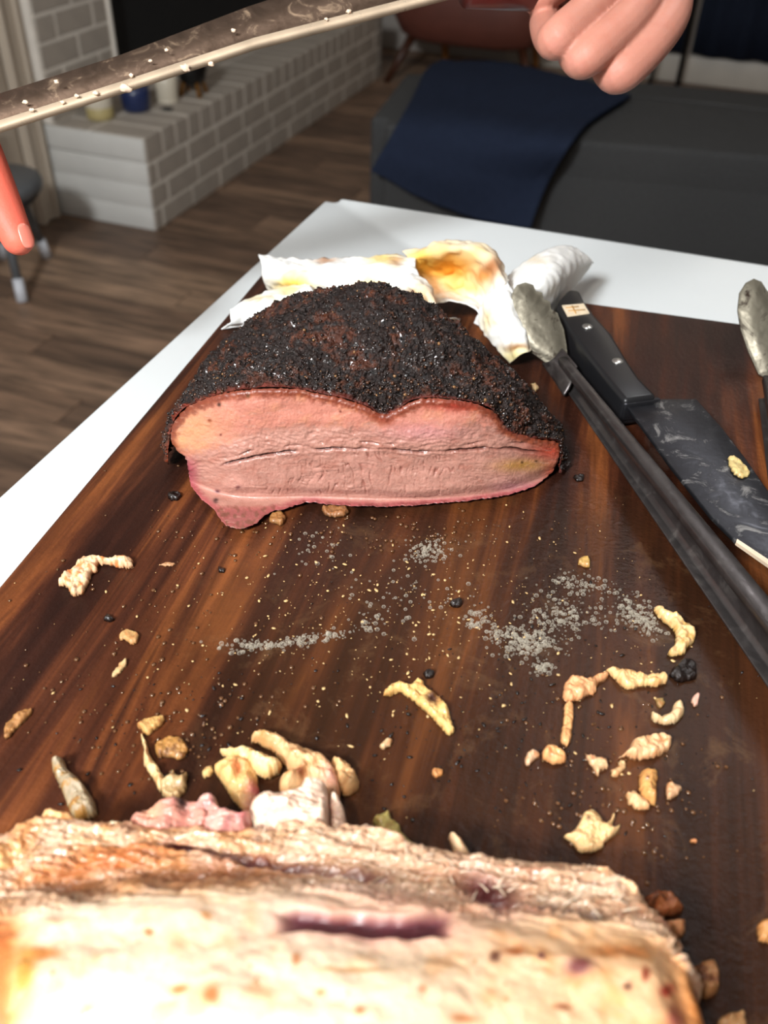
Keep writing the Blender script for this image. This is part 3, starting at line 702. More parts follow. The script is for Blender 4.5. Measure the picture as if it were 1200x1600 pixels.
sc([(1080, 1510), (1100, 1500), (1115, 1495), (1127, 1520), (1125, 1545), (1110, 1558), (1090, 1550)], 'grey tan ring of meat right of the roast end', h=.008, base=(176, 130, 84), alt=(110, 64, 34), amt=.9)
sc([(1120, 1590), (1150, 1578), (1165, 1575), (1170, 1600), (1165, 1620), (1125, 1615)], 'pale scrap at the bottom right corner', h=.006, base=(200, 160, 110))
sc([(1183, 1445), (1195, 1432), (1215, 1440), (1215, 1470), (1190, 1470)], 'tan scrap at the right edge of the picture', h=.006, base=(190, 140, 80))
sc([(1075, 1312), (1082, 1309), (1092, 1312), (1086, 1318)], 'tiny tan crumb far right of the fan shaped piece', h=.002, base=(190, 130, 80))
sc([(580, 1272), (608, 1264), (612, 1276), (625, 1285), (632, 1302), (655, 1318), (650, 1332), (620, 1318), (595, 1300)], 'soft green onion piece poking out behind the roast', h=.010, base=(176, 168, 100), alt=(130, 100, 50), name='cooked_onion', cat='onion', m='onion')
sc([(1137, 712), (1150, 712), (1173, 735), (1168, 746), (1150, 742), (1140, 728)], 'yellow fat bit stuck on the chef knife blade', h=.003, base=(214, 200, 140), alt=(190, 160, 90), z0=.0165)
# scraps lying against the cut base of the brisket
sc([(500, 792), (515, 787), (540, 790), (548, 798), (535, 806), (510, 804)], 'brown jellied crumb under the middle of the brisket face', h=.004, base=(150, 104, 60), alt=(90, 56, 30))
sc([(420, 800), (438, 796), (450, 806), (440, 818), (422, 815)], 'golden jellied crumb under the left of the brisket face', h=.004, base=(156, 112, 62), alt=(96, 60, 30))
for (px, py, r, lb) in ((713, 940, 9, 'round dark char bit among the foam'), (345, 889, 6, 'dark char bit below the left of the brisket'), (1070, 1046, 20, 'glossy black clump beside the angled row of scraps'), (272, 772, 9, 'dark speck left of the brisket'), (905, 745, 7, 'dark crumb right of the brisket'), (170, 965, 7, 'dark oval fleck at the left of the board'), (670, 1052, 8, 'char crumb above the long yellow shred')):
    n = 9; pl = [(px + r * (1 + .25 * rnd.uniform(-1, 1)) * math.cos(k * 2 * math.pi / n) * 1.15, py + r * .8 * (1 + .25 * rnd.uniform(-1, 1)) * math.sin(k * 2 * math.pi / n)) for k in range(n)]
    sc(pl, lb, name='char_bit', cat='char', h=min(.005, r * .0004), m='char', base=(30, 18, 12))

# ------------------------------------------------------------------ crumbs, droplets, foam (uncountable)
def ico(sub=1):
    bm = bmesh.new(); bmesh.ops.create_icosphere(bm, subdivisions=sub, radius=1.0)
    v = np.array([list(x.co) for x in bm.verts]); f = np.array([[q.index for q in t.verts] for t in bm.faces]); bm.free(); return v, f
I1 = ico(1); I2 = ico(2)
def scatter(name, pts, radii, I, m, label, cat, flat=.5, rough=.0, seed=0):
    v, f = I; n = len(pts); rs = np.random.RandomState(seed)
    ang = rs.rand(n) * 6.28; st_ = 1 + rs.rand(n) * 1.2 * (rough > 0)
    Vv = np.repeat(v[None], n, 0)
    if rough: Vv = Vv * (1 + rough * (rs.rand(n, len(v), 1) - .5))
    x = Vv[..., 0] * st_[:, None]; y = Vv[..., 1]
    ca, sa = np.cos(ang)[:, None], np.sin(ang)[:, None]
    Vv = np.stack([x * ca - y * sa, x * sa + y * ca, Vv[..., 2] * flat], -1) * radii[:, None, None] + pts[:, None, :]
    Fv = (f[None] + (np.arange(n) * len(v))[:, None, None]).reshape(-1, 3)
    o = mesh_np(name, Vv.reshape(-1, 3), Fv, m); tag(o, label, cat, kind='stuff'); return o
def board_pts(n, gens, rs):
    out = []
    for (cx, cy, sx, sy, k) in gens:
        m_ = int(n * k); out.append(np.stack([cx + rs.randn(m_) * sx, cy + rs.randn(m_) * sy], -1))
    return np.concatenate(out)
def clear_board(q):
    """keep only points that lie on the free board"""
    bl_, bt = (q[:, 0] > np.interp(q[:, 1], [430, 910], [420, 15])), q[:, 1] > 520
    face = (q[:, 1] < np.interp(q[:, 0], [280, 340, 480, 640, 840, 890], [700, 815, 802, 804, 775, 690])) & (q[:, 0] > 280) & (q[:, 0] < 890)
    tong = (q[:, 0] > np.interp(q[:, 1], [520, 750, 1000], [860, 985, 1185]))& (q[:, 1] < 1010)
    tk = q[:, 1] > np.interp(q[:, 0], [0, 200, 540, 640, 900, 1060], [1290, 1245, 1215, 1310, 1350, 1400])
    return q[bl_ & bt & ~face & ~tong & ~tk & (q[:, 0] < 1230) & (q[:, 1] < 1620)]
rs = np.random.RandomState(3)
q = clear_board(board_pts(1900, [(620, 960, 200, 90, .35), (780, 1130, 200, 90, .3), (300, 1130, 120, 60, .15), (600, 830, 150, 20, .1), (960, 1250, 90, 80, .12), (300, 950, 170, 120, .08)], rs))
w = PZ(q[:, 0], q[:, 1], ZB + .0002)
h3 = len(w) // 3
scatter('pale_crumbs', w[:h3], .00018 + .0006 * rs.rand(h3) ** 4, I1, mat('pale_crumb', (206, 170, 116), .5, var=.3, vscale=300), 'fine pale meat crumbs sprinkled over the juicy middle of the board', 'crumbs', .6, .5, 1)
scatter('dark_crumbs', w[h3:2 * h3][::2], .00025 + .0006 * rs.rand(len(w[h3:2 * h3][::2])) ** 3, I1, MT['char'], 'fine dark herb and pepper specks over the board', 'crumbs', .5, .6, 2)
drop = mat('juice_drop', (92, 58, 30), .06, spec=.8, coat=.8)
scatter('juice_drops', w[2 * h3:], .0004 + .0010 * rs.rand(len(w) - 2 * h3) ** 2, I1, drop, 'small glossy fat and juice droplets on the board', 'juice', .35, 0, 3)
fo = bpy.data.materials.new('bubble_film'); fo.use_nodes = True; nt = NT(fo); p_ = nt.n['Principled BSDF']
p_.inputs['Base Color'].default_value = rgba((224, 214, 194)); p_.inputs['Roughness'].default_value = .15
lw = nt.new('ShaderNodeLayerWeight'); lw.inputs[0].default_value = .35
tr_ = nt.new('ShaderNodeBsdfTransparent'); mx = nt.new('ShaderNodeMixShader')
mr = nt.new('ShaderNodeMapRange'); mr.inputs[1].default_value = .1; mr.inputs[2].default_value = .9; mr.inputs[3].default_value = .05; mr.inputs[4].default_value = .75
nt.link(lw.outputs['Facing'], mr.inputs[0]); nt.link(mr.outputs[0], mx.inputs[0]); nt.link(tr_.outputs[0], mx.inputs[1]); nt.link(p_.outputs[0], mx.inputs[2]); nt.link(mx.outputs[0], nt.n['Material Output'].inputs[0])
fp = []
for (cx, cy, sx, sy, n, a) in ((672, 860, 16, 7, 130, 0), (742, 967, 8, 7, 60, .3), (778, 992, 10, 6, 60, 0), (832, 1002, 20, 10, 260, 0), (905, 912, 26, 6, 110, .1), (875, 960, 22, 10, 150, .2), (992, 956, 18, 9, 150, .5), (1008, 972, 14, 6, 80, .5), (480, 1000, 30, 3, 150, -.15), (390, 1008, 22, 4, 70, 0), (848, 1042, 8, 4, 50, 0), (640, 930, 40, 18, 60, 0), (575, 975, 10, 8, 30, 0), (500, 850, 20, 12, 30, 0), (930, 965, 20, 10, 40, 0)):
    n = int(n * 1.1); g = rs.randn(n, 2) * (sx * 1.15, sy * 1.4); c, s = math.cos(a), math.sin(a)
    fp.append(np.stack([cx + g[:, 0] * c - g[:, 1] * s, cy + g[:, 0] * s + g[:, 1] * c], -1))
fp = np.concatenate(fp); w = PZ(fp[:, 0], fp[:, 1], ZB + .0003)
scatter('foam_bubbles', w, .0003 + .0009 * rs.rand(len(w)) ** 2, I2, fo, 'patches of fine fat foam bubbles on the board below the brisket', 'foam', .7, 0, 4)

# ------------------------------------------------------------------ brisket
FY = .372
face_poly = [(268, 668), (285, 642), (320, 624), (360, 613), (410, 607), (460, 608), (500, 617), (540, 625), (575, 638), (598, 652), (620, 642), (650, 625), (700, 624), (745, 631), (775, 646), (790, 672), (820, 685), (872, 692), (877, 710), (868, 735), (850, 755), (830, 768), (790, 780), (740, 788), (690, 792), (640, 797), (600, 799), (560, 798), (520, 796), (480, 790), (450, 802), (420, 808), (400, 826), (375, 836), (350, 826), (335, 804), (315, 788), (300, 768), (293, 738), (291, 718), (276, 708), (265, 690)]
_bx = np.arange(200, 960, 2.0); _by = np.interp(_bx, [260, 300, 360, 420, 480, 600, 700, 780, 830, 880], [.390, .376, .365, .366, .368, .368, .371, .377, .386, .403])
_k = np.hanning(61); _k /= _k.sum(); _by = np.convolve(np.pad(_by, 30, 'edge'), _k, 'valid')
def face_pos(x, y):
    """pixel on the cut face -> world; a nearly vertical cut with its foot bent along the board"""
    base_y = np.interp(x, _bx, _by)
    p = PY(x, y, base_y)
    for _ in range(2):
        zz = p[..., 2] - ZB; p = PY(x, y, base_y + .10 * np.clip(zz, 0, .1))
    b = PZ(x, y, ZB + .0006)
    low = (p[..., 2] < ZB + .004)
    t = sst(.012, -.004, p[..., 2] - ZB)[..., None]
    q = p * (1 - t) + (b + np.array([0, 0, .003])) * t
    q[..., 2] = np.maximum(q[..., 2], ZB + .0006)
    return q
br = empty('beef_brisket', (0, .44, ZB)); BO = np.array([0, .44, ZB])
tag(br, 'sliced smoked beef brisket with black bark and pink cut face', 'brisket')
pf, ff, fd = poly_grid(jitter_poly(face_poly, 3.2, 5), 1.3)
X, Yp = pf[:, 0], pf[:, 1]
W3 = face_pos(X, Yp)
seam = np.interp(X, [280, 340, 390, 450, 520, 600, 660, 700, 760, 820, 880], [742, 728, 716, 706, 700, 702, 706, 704, 700, 705, 712])
fatb = np.interp(X, [265, 300, 360, 400, 460, 520, 600, 650, 700, 760, 800, 880], [700, 712, 692, 678, 668, 665, 668, 668, 665, 662, 672, 692])
dep = np.zeros(len(X))
below = sst(2, 10, Yp - seam)
# main seam groove, discontinuous
g = np.exp(-((Yp - seam + 2.5 * fbm(X * .05, 0, 0, 3, 3)) / 2.0) ** 2) * sst(-.35, .3, fbm(X * .02, 1.0, 0, 2, 11)) * sst(335, 360, X) * sst(880, 800, X)
dep -= .0028 * g
seam2 = seam - 10 + 4 * fbm(X * .02, 3, 0, 3, 8)
g2 = np.exp(-((Yp - seam2) / 1.3) ** 2) * sst(.0, .4, fbm(X * .03, 9.0, 0, 2, 21)); dep -= .0012 * g2
# vertical grain cracks in the lean part
cx_ = X * .085 + 1.0 * fbm(X * .02, Yp * .03, 0, 2, 31) + (Yp - 740) * np.where(X < 620, -.004, .012)
cr = np.exp(-(np.abs(vnoise(cx_ * 1.2, Yp * .018, 2.2, 33)) / .07) ** 2) * below * sst(792, 770, Yp) * sst(390, 430, X) * sst(760, 690, X) * sst(-.2, .3, fbm(X * .04, Yp * .07, 4, 3, 35))
dep -= .0009 * cr
hx = np.exp(-(np.abs(vnoise(X * .03, Yp * .16, 5.2, 43)) / .10) ** 2) * below * sst(-.1, .4, fbm(X * .03, Yp * .05, 8, 2, 45)); dep -= .0004 * hx
# diagonal fibres above the seam
dg = ridge((X + Yp * 1.3) * .05, (Yp - X * .25) * .14, 3, 3, 53) * sst(fatb - 6, fatb + 8, Yp) * (1 - below)
dep += .0006 * dg
dep += .0018 * fbm(X * .012, Yp * .02, 0, 3, 61) + .0003 * fbm(X * .2, Yp * .2, 0, 3, 63)
dep += .0007 * sst(fatb + 8, fatb - 14, Yp)                    # fat cap stands slightly proud
edge = np.sqrt(np.clip(1 - (1 - np.clip(fd / 5.0, 0, 1)) ** 2, 0, 1))
dep += .0016 * (edge - 1)
W3[:, 1] -= dep * np.where(W3[:, 2] > ZB + .006, 1, .2)
W3[:, 2] += .001 * sst(.006, 0, W3[:, 2] - ZB) * edge
c = np.tile(np.array([204, 150, 134.]), (len(X), 1))
n1 = fbm(X * .03, Yp * .05, 0, 4, 71); n2 = fbm(X * .12, Yp * .12, 0, 3, 73)
c = mixc(c, (222, 162, 146), sst(-.1, .5, n1) * .6); c = mixc(c, (186, 118, 100), sst(.05, .5, -n1) * .5)
fat = sst(fatb + 9, fatb - 9, Yp + 12 * n2 + 8 * n1) * sst(800, 760, X)
c = mixc(c, mixc(np.tile(np.array([228, 152, 132.]), (len(X), 1)), (236, 170, 124), gauss(X, Yp, 300, 670, 45, 40) + .4 * sst(0, .5, n1)), fat)
c = mixc(c, (226, 172, 156), gauss(X, Yp, 440, 680, 70, 12) * .6)
c = mixc(c, (224, 156, 160), gauss(X, Yp, 660, 672, 60, 14) * .6)
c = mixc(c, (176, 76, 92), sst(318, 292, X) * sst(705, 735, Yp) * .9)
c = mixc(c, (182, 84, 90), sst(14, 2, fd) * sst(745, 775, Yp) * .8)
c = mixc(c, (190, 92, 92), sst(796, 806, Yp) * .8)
c = mixc(c, (214, 84, 60), gauss(X, Yp, 862, 704, 34, 14) * .9 + gauss(X, Yp, 862, 742, 14, 20) * .7)
c = mixc(c, (222, 168, 78), gauss(X, Yp, 815, 728, 36, 9) * .8)
c = mixc(c, (206, 140, 160), gauss(X, Yp, 800, 762, 30, 10) * .5)
rim = sst(12, 1, fd) * sst(720, 690, Yp)
c = mixc(c, (196, 92, 44), rim * .75 * sst(-.5, .3, n2 + .2)); c = mixc(c, (190, 56, 46), gauss(X, Yp, 715, 632, 45, 8) * .8)
c = mixc(c, (150, 60, 40), gauss(X, Yp, 600, 655, 16, 8) * .7)
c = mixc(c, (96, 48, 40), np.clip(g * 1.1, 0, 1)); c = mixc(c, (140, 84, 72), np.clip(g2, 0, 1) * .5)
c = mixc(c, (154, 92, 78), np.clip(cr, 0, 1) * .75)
for (sx, sy, r, cc) in ((340, 771, 5, (90, 40, 50)), (372, 762, 5, (110, 60, 60)), (328, 655, 4, (150, 70, 36)), (343, 630, 4, (50, 26, 16)), (388, 616, 4, (80, 70, 30)), (532, 642, 2.5, (110, 50, 40)), (816, 724, 2.5, (70, 40, 16)), (838, 722, 2.5, (70, 40, 16)), (345, 679, 2.5, (120, 60, 50)), (338, 790, 5, (40, 18, 20))):
    c = mixc(c, cc, np.exp(-(((X - sx) ** 2 + (Yp - sy) ** 2) / (r * .75) ** 2)))
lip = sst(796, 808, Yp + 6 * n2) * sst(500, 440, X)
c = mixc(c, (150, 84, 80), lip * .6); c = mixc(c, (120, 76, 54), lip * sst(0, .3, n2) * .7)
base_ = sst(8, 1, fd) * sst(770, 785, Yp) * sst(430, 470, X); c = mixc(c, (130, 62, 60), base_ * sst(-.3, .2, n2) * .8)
tz = sst(16, 2, fd + 9 * n2 + 5 * n1) * sst(716, 680, Yp)
c = mixc(c, (116, 48, 30), tz * .75)
fl_ = sst(.2, .45, fbm(X * .10, Yp * .30, 2, 3, 77)) * below
c = mixc(c, (170, 108, 92), fl_ * .35); c = mixc(c, (222, 176, 160), sst(.2, .5, fbm(X * .06, Yp * .4, 5, 3, 79)) * .5)
c = c * np.array([.85, .83, .82])
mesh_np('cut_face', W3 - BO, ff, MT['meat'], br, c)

# bark: rows from the top edge of the face backwards, then down to the board
top_edge = [(262, 730), (263, 700), (268, 668), (285, 642), (320, 624), (360, 613), (410, 607), (460, 608), (500, 617), (540, 625), (575, 638), (598, 652), (620, 642), (650, 625), (700, 624), (745, 631), (775, 646), (790, 672), (820, 685), (872, 692), (878, 715), (872, 745)]
te = np.array(top_edge, float)
e0 = face_pos(te[:, 0], te[:, 1]); e0[:, 1] += .0012
sx_ = (te[:, 0])
def rowpts(lst):
    a = np.array(lst, float); t = np.linspace(0, 1, len(a)); tt = np.linspace(0, 1, len(te))
    q = np.stack([np.interp(tt, t, a[:, k]) for k in range(3)], -1); return PZ(q[:, 0], q[:, 1], ZB + q[:, 2])
r1 = rowpts([(262, 722, .003), (266, 668, .022), (278, 628, .040), (320, 592, .055), (380, 572, .064), (450, 568, .069), (520, 572, .070), (590, 590, .069), (660, 580, .070), (720, 588, .067), (780, 618, .056), (830, 654, .042), (868, 684, .024), (884, 735, .002)])
r2 = rowpts([(268, 700, .002), (276, 645, .022), (296, 600, .038), (345, 556, .054), (400, 530, .066), (470, 512, .075), (540, 505, .080), (600, 512, .082), (660, 520, .080), (720, 545, .072), (780, 590, .058), (826, 630, .042), (866, 668, .022), (888, 720, .002)])
r3 = rowpts([(292, 660, .002), (300, 608, .020), (325, 565, .036), (372, 515, .052), (425, 478, .064), (485, 458, .074), (545, 448, .080), (600, 446, .082), (650, 464, .078), (705, 500, .068), (765, 552, .054), (815, 602, .038), (858, 650, .020), (884, 700, .002)])
r4 = r3.copy(); r4[:, 1] += .012; r4[:, 2] = ZB + (r3[:, 2] - ZB) * .86
r5 = r3.copy(); r5[:, 1] += .026; r5[:, 2] = ZB + (r3[:, 2] - ZB) * .45
r6 = r3.copy(); r6[:, 1] += .030; r6[:, 2] = ZB + .0008
NU, NV = 420, 760
Gb = loft(np.stack([e0, e0 * .5 + r1 * .5 + np.array([0, 0, .002]), r1, r2, r3, r4, r5, r6]), NU, NV)
tu = np.linspace(0, 1, NU)[:, None] * np.ones((1, NV))
tv = np.ones((NU, 1)) * np.linspace(0, 1, NV)[None]
du = np.gradient(Gb, axis=0); dv = np.gradient(Gb, axis=1); nn = np.cross(du, dv); nn /= np.linalg.norm(nn, axis=-1, keepdims=True) + 1e-12
nn *= np.sign(nn[..., 2:3].mean()) if abs(nn[..., 2].mean()) > 0 else 1
wx, wy, wz = Gb[..., 0] * 1000, Gb[..., 1] * 1000, Gb[..., 2] * 1000
rough_ = .0042 * fbm(wx * .05, wy * .05, wz * .05, 3, 101) + .0030 * fbm(wx * .16, wy * .16, wz * .16, 3, 103) + .0018 * fbm(wx * .5, wy * .5, wz * .5, 3, 105) + .0006 * fbm(wx * 1.1, wy * 1.1, wz * 1.1, 2, 107)
fade = sst(0, .03, tu)
Gb = Gb + nn * (rough_ * (.15 + .85 * fade))[..., None]
Gb[..., 2] = np.maximum(Gb[..., 2], ZB + .0005)
cb = np.tile(np.array([30, 17, 13.]), (NU, NV, 1)); k1 = fbm(wx * .06, wy * .06, wz * .06, 4, 111); k2 = fbm(wx * .3, wy * .3, wz * .3, 3, 113)
cb = mixc(cb, (88, 42, 22), sst(.0, .4, k1 + .5 * k2) * .7); cb = mixc(cb, (120, 66, 30), sst(.3, .6, k2) * .5); cb = mixc(cb, (14, 8, 7), sst(.05, .5, -k2) * .8)
cb = mixc(cb, (128, 52, 26), sst(.08, .0, tu + .03 * k2) * sst(.45, .1, tv) * .9)
cb = mixc(cb, (110, 36, 22), sst(.045, .0, tu + .03 * k2) * .7)
cb = mixc(cb, (104, 50, 26), sst(.14, .02, tv) * .5)
mesh_np('bark', Gb.reshape(-1, 3) - BO, grid_faces(NU, NV), MT['bark'], br, cb.reshape(-1, 3))
# loose spice grains on the bark
rs2 = np.random.RandomState(9); nG = 2600
iu = rs2.randint(8, int(NU * .7), nG); iv = rs2.randint(10, NV - 10, nG)
gp = Gb[iu, iv] + nn[iu, iv] * .0002 - BO
vI, fI = I1; ra = .0003 + .0008 * rs2.rand(nG) ** 2
Vg = (vI[None] * (1 + .5 * (rs2.rand(nG, len(vI), 1) - .5)) * ra[:, None, None] + gp[:, None, :]).reshape(-1, 3)
Fg = (fI[None] + (np.arange(nG) * len(vI))[:, None, None]).reshape(-1, 3)
kc = np.array([(24, 14, 11), (70, 40, 22), (44, 26, 16), (120, 84, 50)], float)[rs2.choice(4, nG, p=[.45, .22, .29, .04])]
go = mesh_np('spice_grains', Vg, Fg, mat('spice_grain', attr=True, rough=.2, spec=.7), br, np.repeat(kc, len(vI), 0)); go['kind'] = 'stuff'

# ------------------------------------------------------------------ carved turkey
TK = empty('carved_turkey_breast', (0, .12, ZB)); TO = np.array([0, .12, ZB])
tag(TK, 'large carved turkey breast with golden skin across the foreground', 'turkey')
xs = np.array([-120, -40, 0, 60, 120, 210, 330, 430, 540, 640, 740, 840, 940, 1000, 1050, 1085], float)
def trow(ys, zs):
    ys = np.interp(xs, *zip(*ys)); zs = np.interp(xs, *zip(*zs)) if isinstance(zs, list) else np.full(len(xs), zs)
    return np.stack([xs, ys, zs], -1)
T = [trow([(-120, 1330), (0, 1312), (60, 1284), (120, 1286), (210, 1296), (330, 1304), (430, 1304), (540, 1302), (640, 1322), (740, 1340), (840, 1352), (940, 1362), (1000, 1388), (1050, 1432), (1085, 1490)], .022),
     trow([(-120, 1350), (0, 1335), (60, 1306), (120, 1308), (210, 1312), (330, 1318), (430, 1320), (540, 1322), (640, 1345), (740, 1362), (840, 1374), (940, 1384), (1000, 1405), (1050, 1442), (1085, 1496)], .030),
     trow([(-120, 1370), (0, 1360), (60, 1332), (120, 1330), (210, 1328), (330, 1333), (430, 1340), (540, 1352), (640, 1376), (740, 1392), (840, 1402), (940, 1410), (1000, 1424), (1050, 1454), (1085, 1502)], .029),
     trow([(-120, 1390), (0, 1385), (60, 1362), (120, 1350), (210, 1345), (330, 1350), (430, 1362), (540, 1376), (640, 1396), (740, 1410), (840, 1418), (940, 1426), (1000, 1438), (1050, 1463), (1085, 1508)], .034),
     trow([(-120, 1410), (0, 1412), (60, 1398), (120, 1384), (210, 1374), (330, 1374), (430, 1382), (540, 1394), (640, 1410), (740, 1424), (840, 1430), (940, 1436), (1000, 1448), (1050, 1472), (1085, 1514)], [(-120, .034), (60, .034), (330, .036), (640, .040), (1085, .036)]),
     trow([(-120, 1440), (0, 1445), (60, 1425), (120, 1412), (210, 1400), (330, 1396), (430, 1402), (540, 1412), (640, 1424), (740, 1440), (840, 1440), (940, 1444), (1000, 1462), (1050, 1484), (1085, 1524)], [(-120, .044), (60, .05), (330, .054), (640, .053), (1085, .040)]),
     trow([(-120, 1480), (1085, 1545), (0, 1480), (300, 1450), (640, 1470), (1000, 1500)][:1] + [(0, 1480), (300, 1450), (640, 1475), (1000, 1502), (1085, 1548)], [(-120, .05), (60, .057), (330, .062), (640, .061), (1000, .052), (1085, .042)]),
     trow([(-120, 1540), (300, 1520), (640, 1530), (1085, 1590)], [(-120, .05), (60, .062), (330, .068), (640, .067), (1000, .056), (1085, .044)]),
     trow([(-120, 1620), (300, 1620), (1085, 1660)], [(-120, .05), (330, .070), (640, .069), (1000, .056), (1085, .044)]),
     trow([(-120, 1740), (1085, 1760)], [(-120, .044), (330, .062), (640, .061), (1085, .040)]),
     trow([(-120, 1900), (1085, 1900)], .030)]
ctrl = []
for k, r in enumerate(T):
    x = r[:, 0].copy()
    x[-1] = [1040, 1052, 1060, 1064, 1066, 1072, 1082, 1096, 1112, 1120, 1120][k]; x[-2] = x[-1] - 28; x[-3] = x[-2] - 36
    ctrl.append(PZ(x, r[:, 1], ZB + r[:, 2]))
back = ctrl[0].copy(); back[:, 1] += .006; back[:, 2] = ZB + .0008
front = ctrl[-1].copy(); front[:, 1] -= .01; front[:, 2] = ZB + .0008
ctrl = np.stack([back] + ctrl + [front])
# side skirts down to the board
le = ctrl[:, :1].copy(); le[..., 0] -= .012; le[..., 2] = ZB + .0008
l2 = ctrl[:, :1].copy(); l2[..., 0] -= .009; l2[..., 2] = ZB + (ctrl[:, :1, 2] - ZB) * .6
re_ = ctrl[:, -1:].copy(); re_[..., 0] += .005; re_[..., 2] = ZB + .0008
r2_ = ctrl[:, -1:].copy(); r2_[..., 0] += .005; r2_[..., 2] = ZB + (ctrl[:, -1:, 2] - ZB) * .6
ctrl = np.concatenate([le, l2, ctrl, r2_, re_], 1)
NU, NV = 420, 640
Gt = loft(ctrl, NU, NV)
def projpx(W):
    q = W - CAMP; z = q @ _F; return CXP + FPX * (q @ _R) / z, CYP + FPX * (q @ _D) / z
X, Yp = projpx(Gt)
tu = np.linspace(0, 1, NU)[:, None] * np.ones((1, NV)); rowk = tu * (len(ctrl) - 1)
du = np.gradient(Gt, axis=0); dv = np.gradient(Gt, axis=1); nn = np.cross(du, dv); nn /= np.linalg.norm(nn, axis=-1, keepdims=True) + 1e-12
if nn[NU // 2, NV // 2, 2] < 0: nn = -nn
torn = sst(.9, 1.6, rowk) * sst(6.3, 5.6, rowk)
skin = sst(5.7, 6.3, rowk)
wx, wy = Gt[..., 0] * 1000, Gt[..., 1] * 1000
fib = ridge(wx * .035 + 5, wy * .33 + .02 * wx, 0, 3, 201)
disp = torn * (.0030 * fib + .0022 * fbm(wx * .12, wy * .35, 0, 4, 203) + .0011 * ridge(wx * .5, wy * .6, 0, 2, 207)) + skin * (.0024 * fbm(wx * .04, wy * .06, 0, 3, 205) + .0005 * fbm(wx * .2, wy * .2, 0, 3, 209))
# purple hollow in the skin rim and layer slots
hy = 1444 + (X - 570) * .03 + 4 * fbm(X * .02, 3.0, 0, 2, 239); hol = sst(18, 11, np.abs(Yp - hy)) * sst(425, 470, X) * sst(715, 680, X)
disp -= .0035 * hol
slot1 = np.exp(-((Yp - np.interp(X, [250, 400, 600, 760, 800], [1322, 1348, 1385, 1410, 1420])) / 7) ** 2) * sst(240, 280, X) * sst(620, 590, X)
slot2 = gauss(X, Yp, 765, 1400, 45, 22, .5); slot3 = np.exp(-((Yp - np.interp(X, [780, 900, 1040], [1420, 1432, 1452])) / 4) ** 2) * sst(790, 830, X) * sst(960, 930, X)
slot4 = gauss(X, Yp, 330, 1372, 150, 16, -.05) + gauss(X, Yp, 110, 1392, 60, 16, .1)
disp -= .0045 * slot1 + .005 * slot2 + .004 * slot3 + .003 * np.clip(slot4, 0, 1)
Gt = Gt + nn * disp[..., None]; Gt[..., 2] = np.maximum(Gt[..., 2], ZB + .0006)
k1 = fbm(wx * .05, wy * .12, 0, 4, 221); k2 = fbm(wx * .2, wy * .3, 0, 3, 223); k3 = fbm(wx * .09, wy * .09, 0, 3, 225)
ct = np.tile(np.array([222, 190, 160.]), (NU, NV, 1))
ct = mixc(ct, (244, 220, 196), sst(-.1, .4, k1)); ct = mixc(ct, (196, 146, 120), sst(.1, .5, -k1) * .7); ct = mixc(ct, (206, 140, 100), sst(.2, .5, k2) * .35)
ct = mixc(ct, (150, 98, 74), sst(.1, -.45, fib) * .55)
left = sst(520, 300, X)
ct = mixc(ct, (226, 160, 92), left * torn * sst(-.3, .4, k3) * .75)
ct = mixc(ct, (210, 120, 60), gauss(X, Yp, 170, 1350, 110, 20, -.15) * .8)
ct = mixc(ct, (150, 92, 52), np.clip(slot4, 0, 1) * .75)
ct = mixc(ct, (170, 150, 130), gauss(X, Yp, 110, 1402, 60, 12, .05) * .8)
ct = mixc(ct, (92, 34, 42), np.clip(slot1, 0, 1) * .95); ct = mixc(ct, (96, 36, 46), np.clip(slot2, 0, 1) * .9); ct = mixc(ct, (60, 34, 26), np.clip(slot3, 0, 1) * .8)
ct = mixc(ct, (226, 202, 190), gauss(X, Yp, 560, 1405, 110, 12, .1) * .6)
cs_ = np.tile(np.array([236, 210, 180.]), (NU, NV, 1))
cs_ = mixc(cs_, (224, 158, 100), sst(.0, .5, k3) * .4 + sst(500, 1060, X) * .55)
cs_ = mixc(cs_, (236, 130, 50), sst(45, 5, X) * .8 + sst(1020, 1100, X) * .6)
cs_ = mixc(cs_, (196, 120, 54), sst(20, -60, X) * .8)
cs_ = mixc(cs_, (196, 110, 60), sst(30, 0, X + 10 * k2) * .8)
for (sx, sy, a, b, cc) in ((280, 1545, 14, 7, (222, 140, 80)), (332, 1558, 11, 16, (222, 140, 84)), (135, 1580, 12, 8, (224, 150, 90)), (232, 1455, 6, 4, (190, 120, 60)), (322, 1430, 8, 6, (232, 170, 110)), (462, 1500, 6, 9, (216, 140, 90)), (500, 1550, 7, 5, (222, 156, 96)), (562, 1582, 8, 6, (196, 130, 76)), (555, 1515, 60, 4, (230, 180, 130)), (660, 1545, 8, 8, (214, 140, 96)), (905, 1510, 18, 12, (150, 80, 76)), (775, 1492, 8, 7, (110, 62, 40)), (848, 1494, 5, 5, (110, 50, 60)), (1006, 1524, 6, 10, (160, 70, 40)), (980, 1542, 5, 5, (110, 60, 40)), (1042, 1548, 10, 8, (186, 60, 40)), (60, 1490, 30, 10, (232, 150, 80)), (40, 1520, 16, 40, (240, 170, 80)), (880, 1570, 14, 5, (180, 110, 70)), (805, 1485, 16, 6, (190, 110, 60)), (725, 1590, 20, 6, (216, 140, 90)), (1055, 1590, 12, 20, (200, 110, 90)), (970, 1485, 50, 10, (222, 140, 80))):
    cs_ = mixc(cs_, np.array(cc) * .86, np.clip(1.3 * gauss(X + 5 * k3, Yp + 4 * k2, sx, sy, a, b), 0, 1))
fr = (vnoise(wx * .5, wy * .5, 3, 231) > .72) & (vnoise(wx * .1, wy * .1, 3, 233) > .0)
cs_ = mixc(cs_, (150, 100, 50), fr * .6)
ct = ct * np.array([.86, .80, .76])
ct = mixc(ct, cs_, skin)
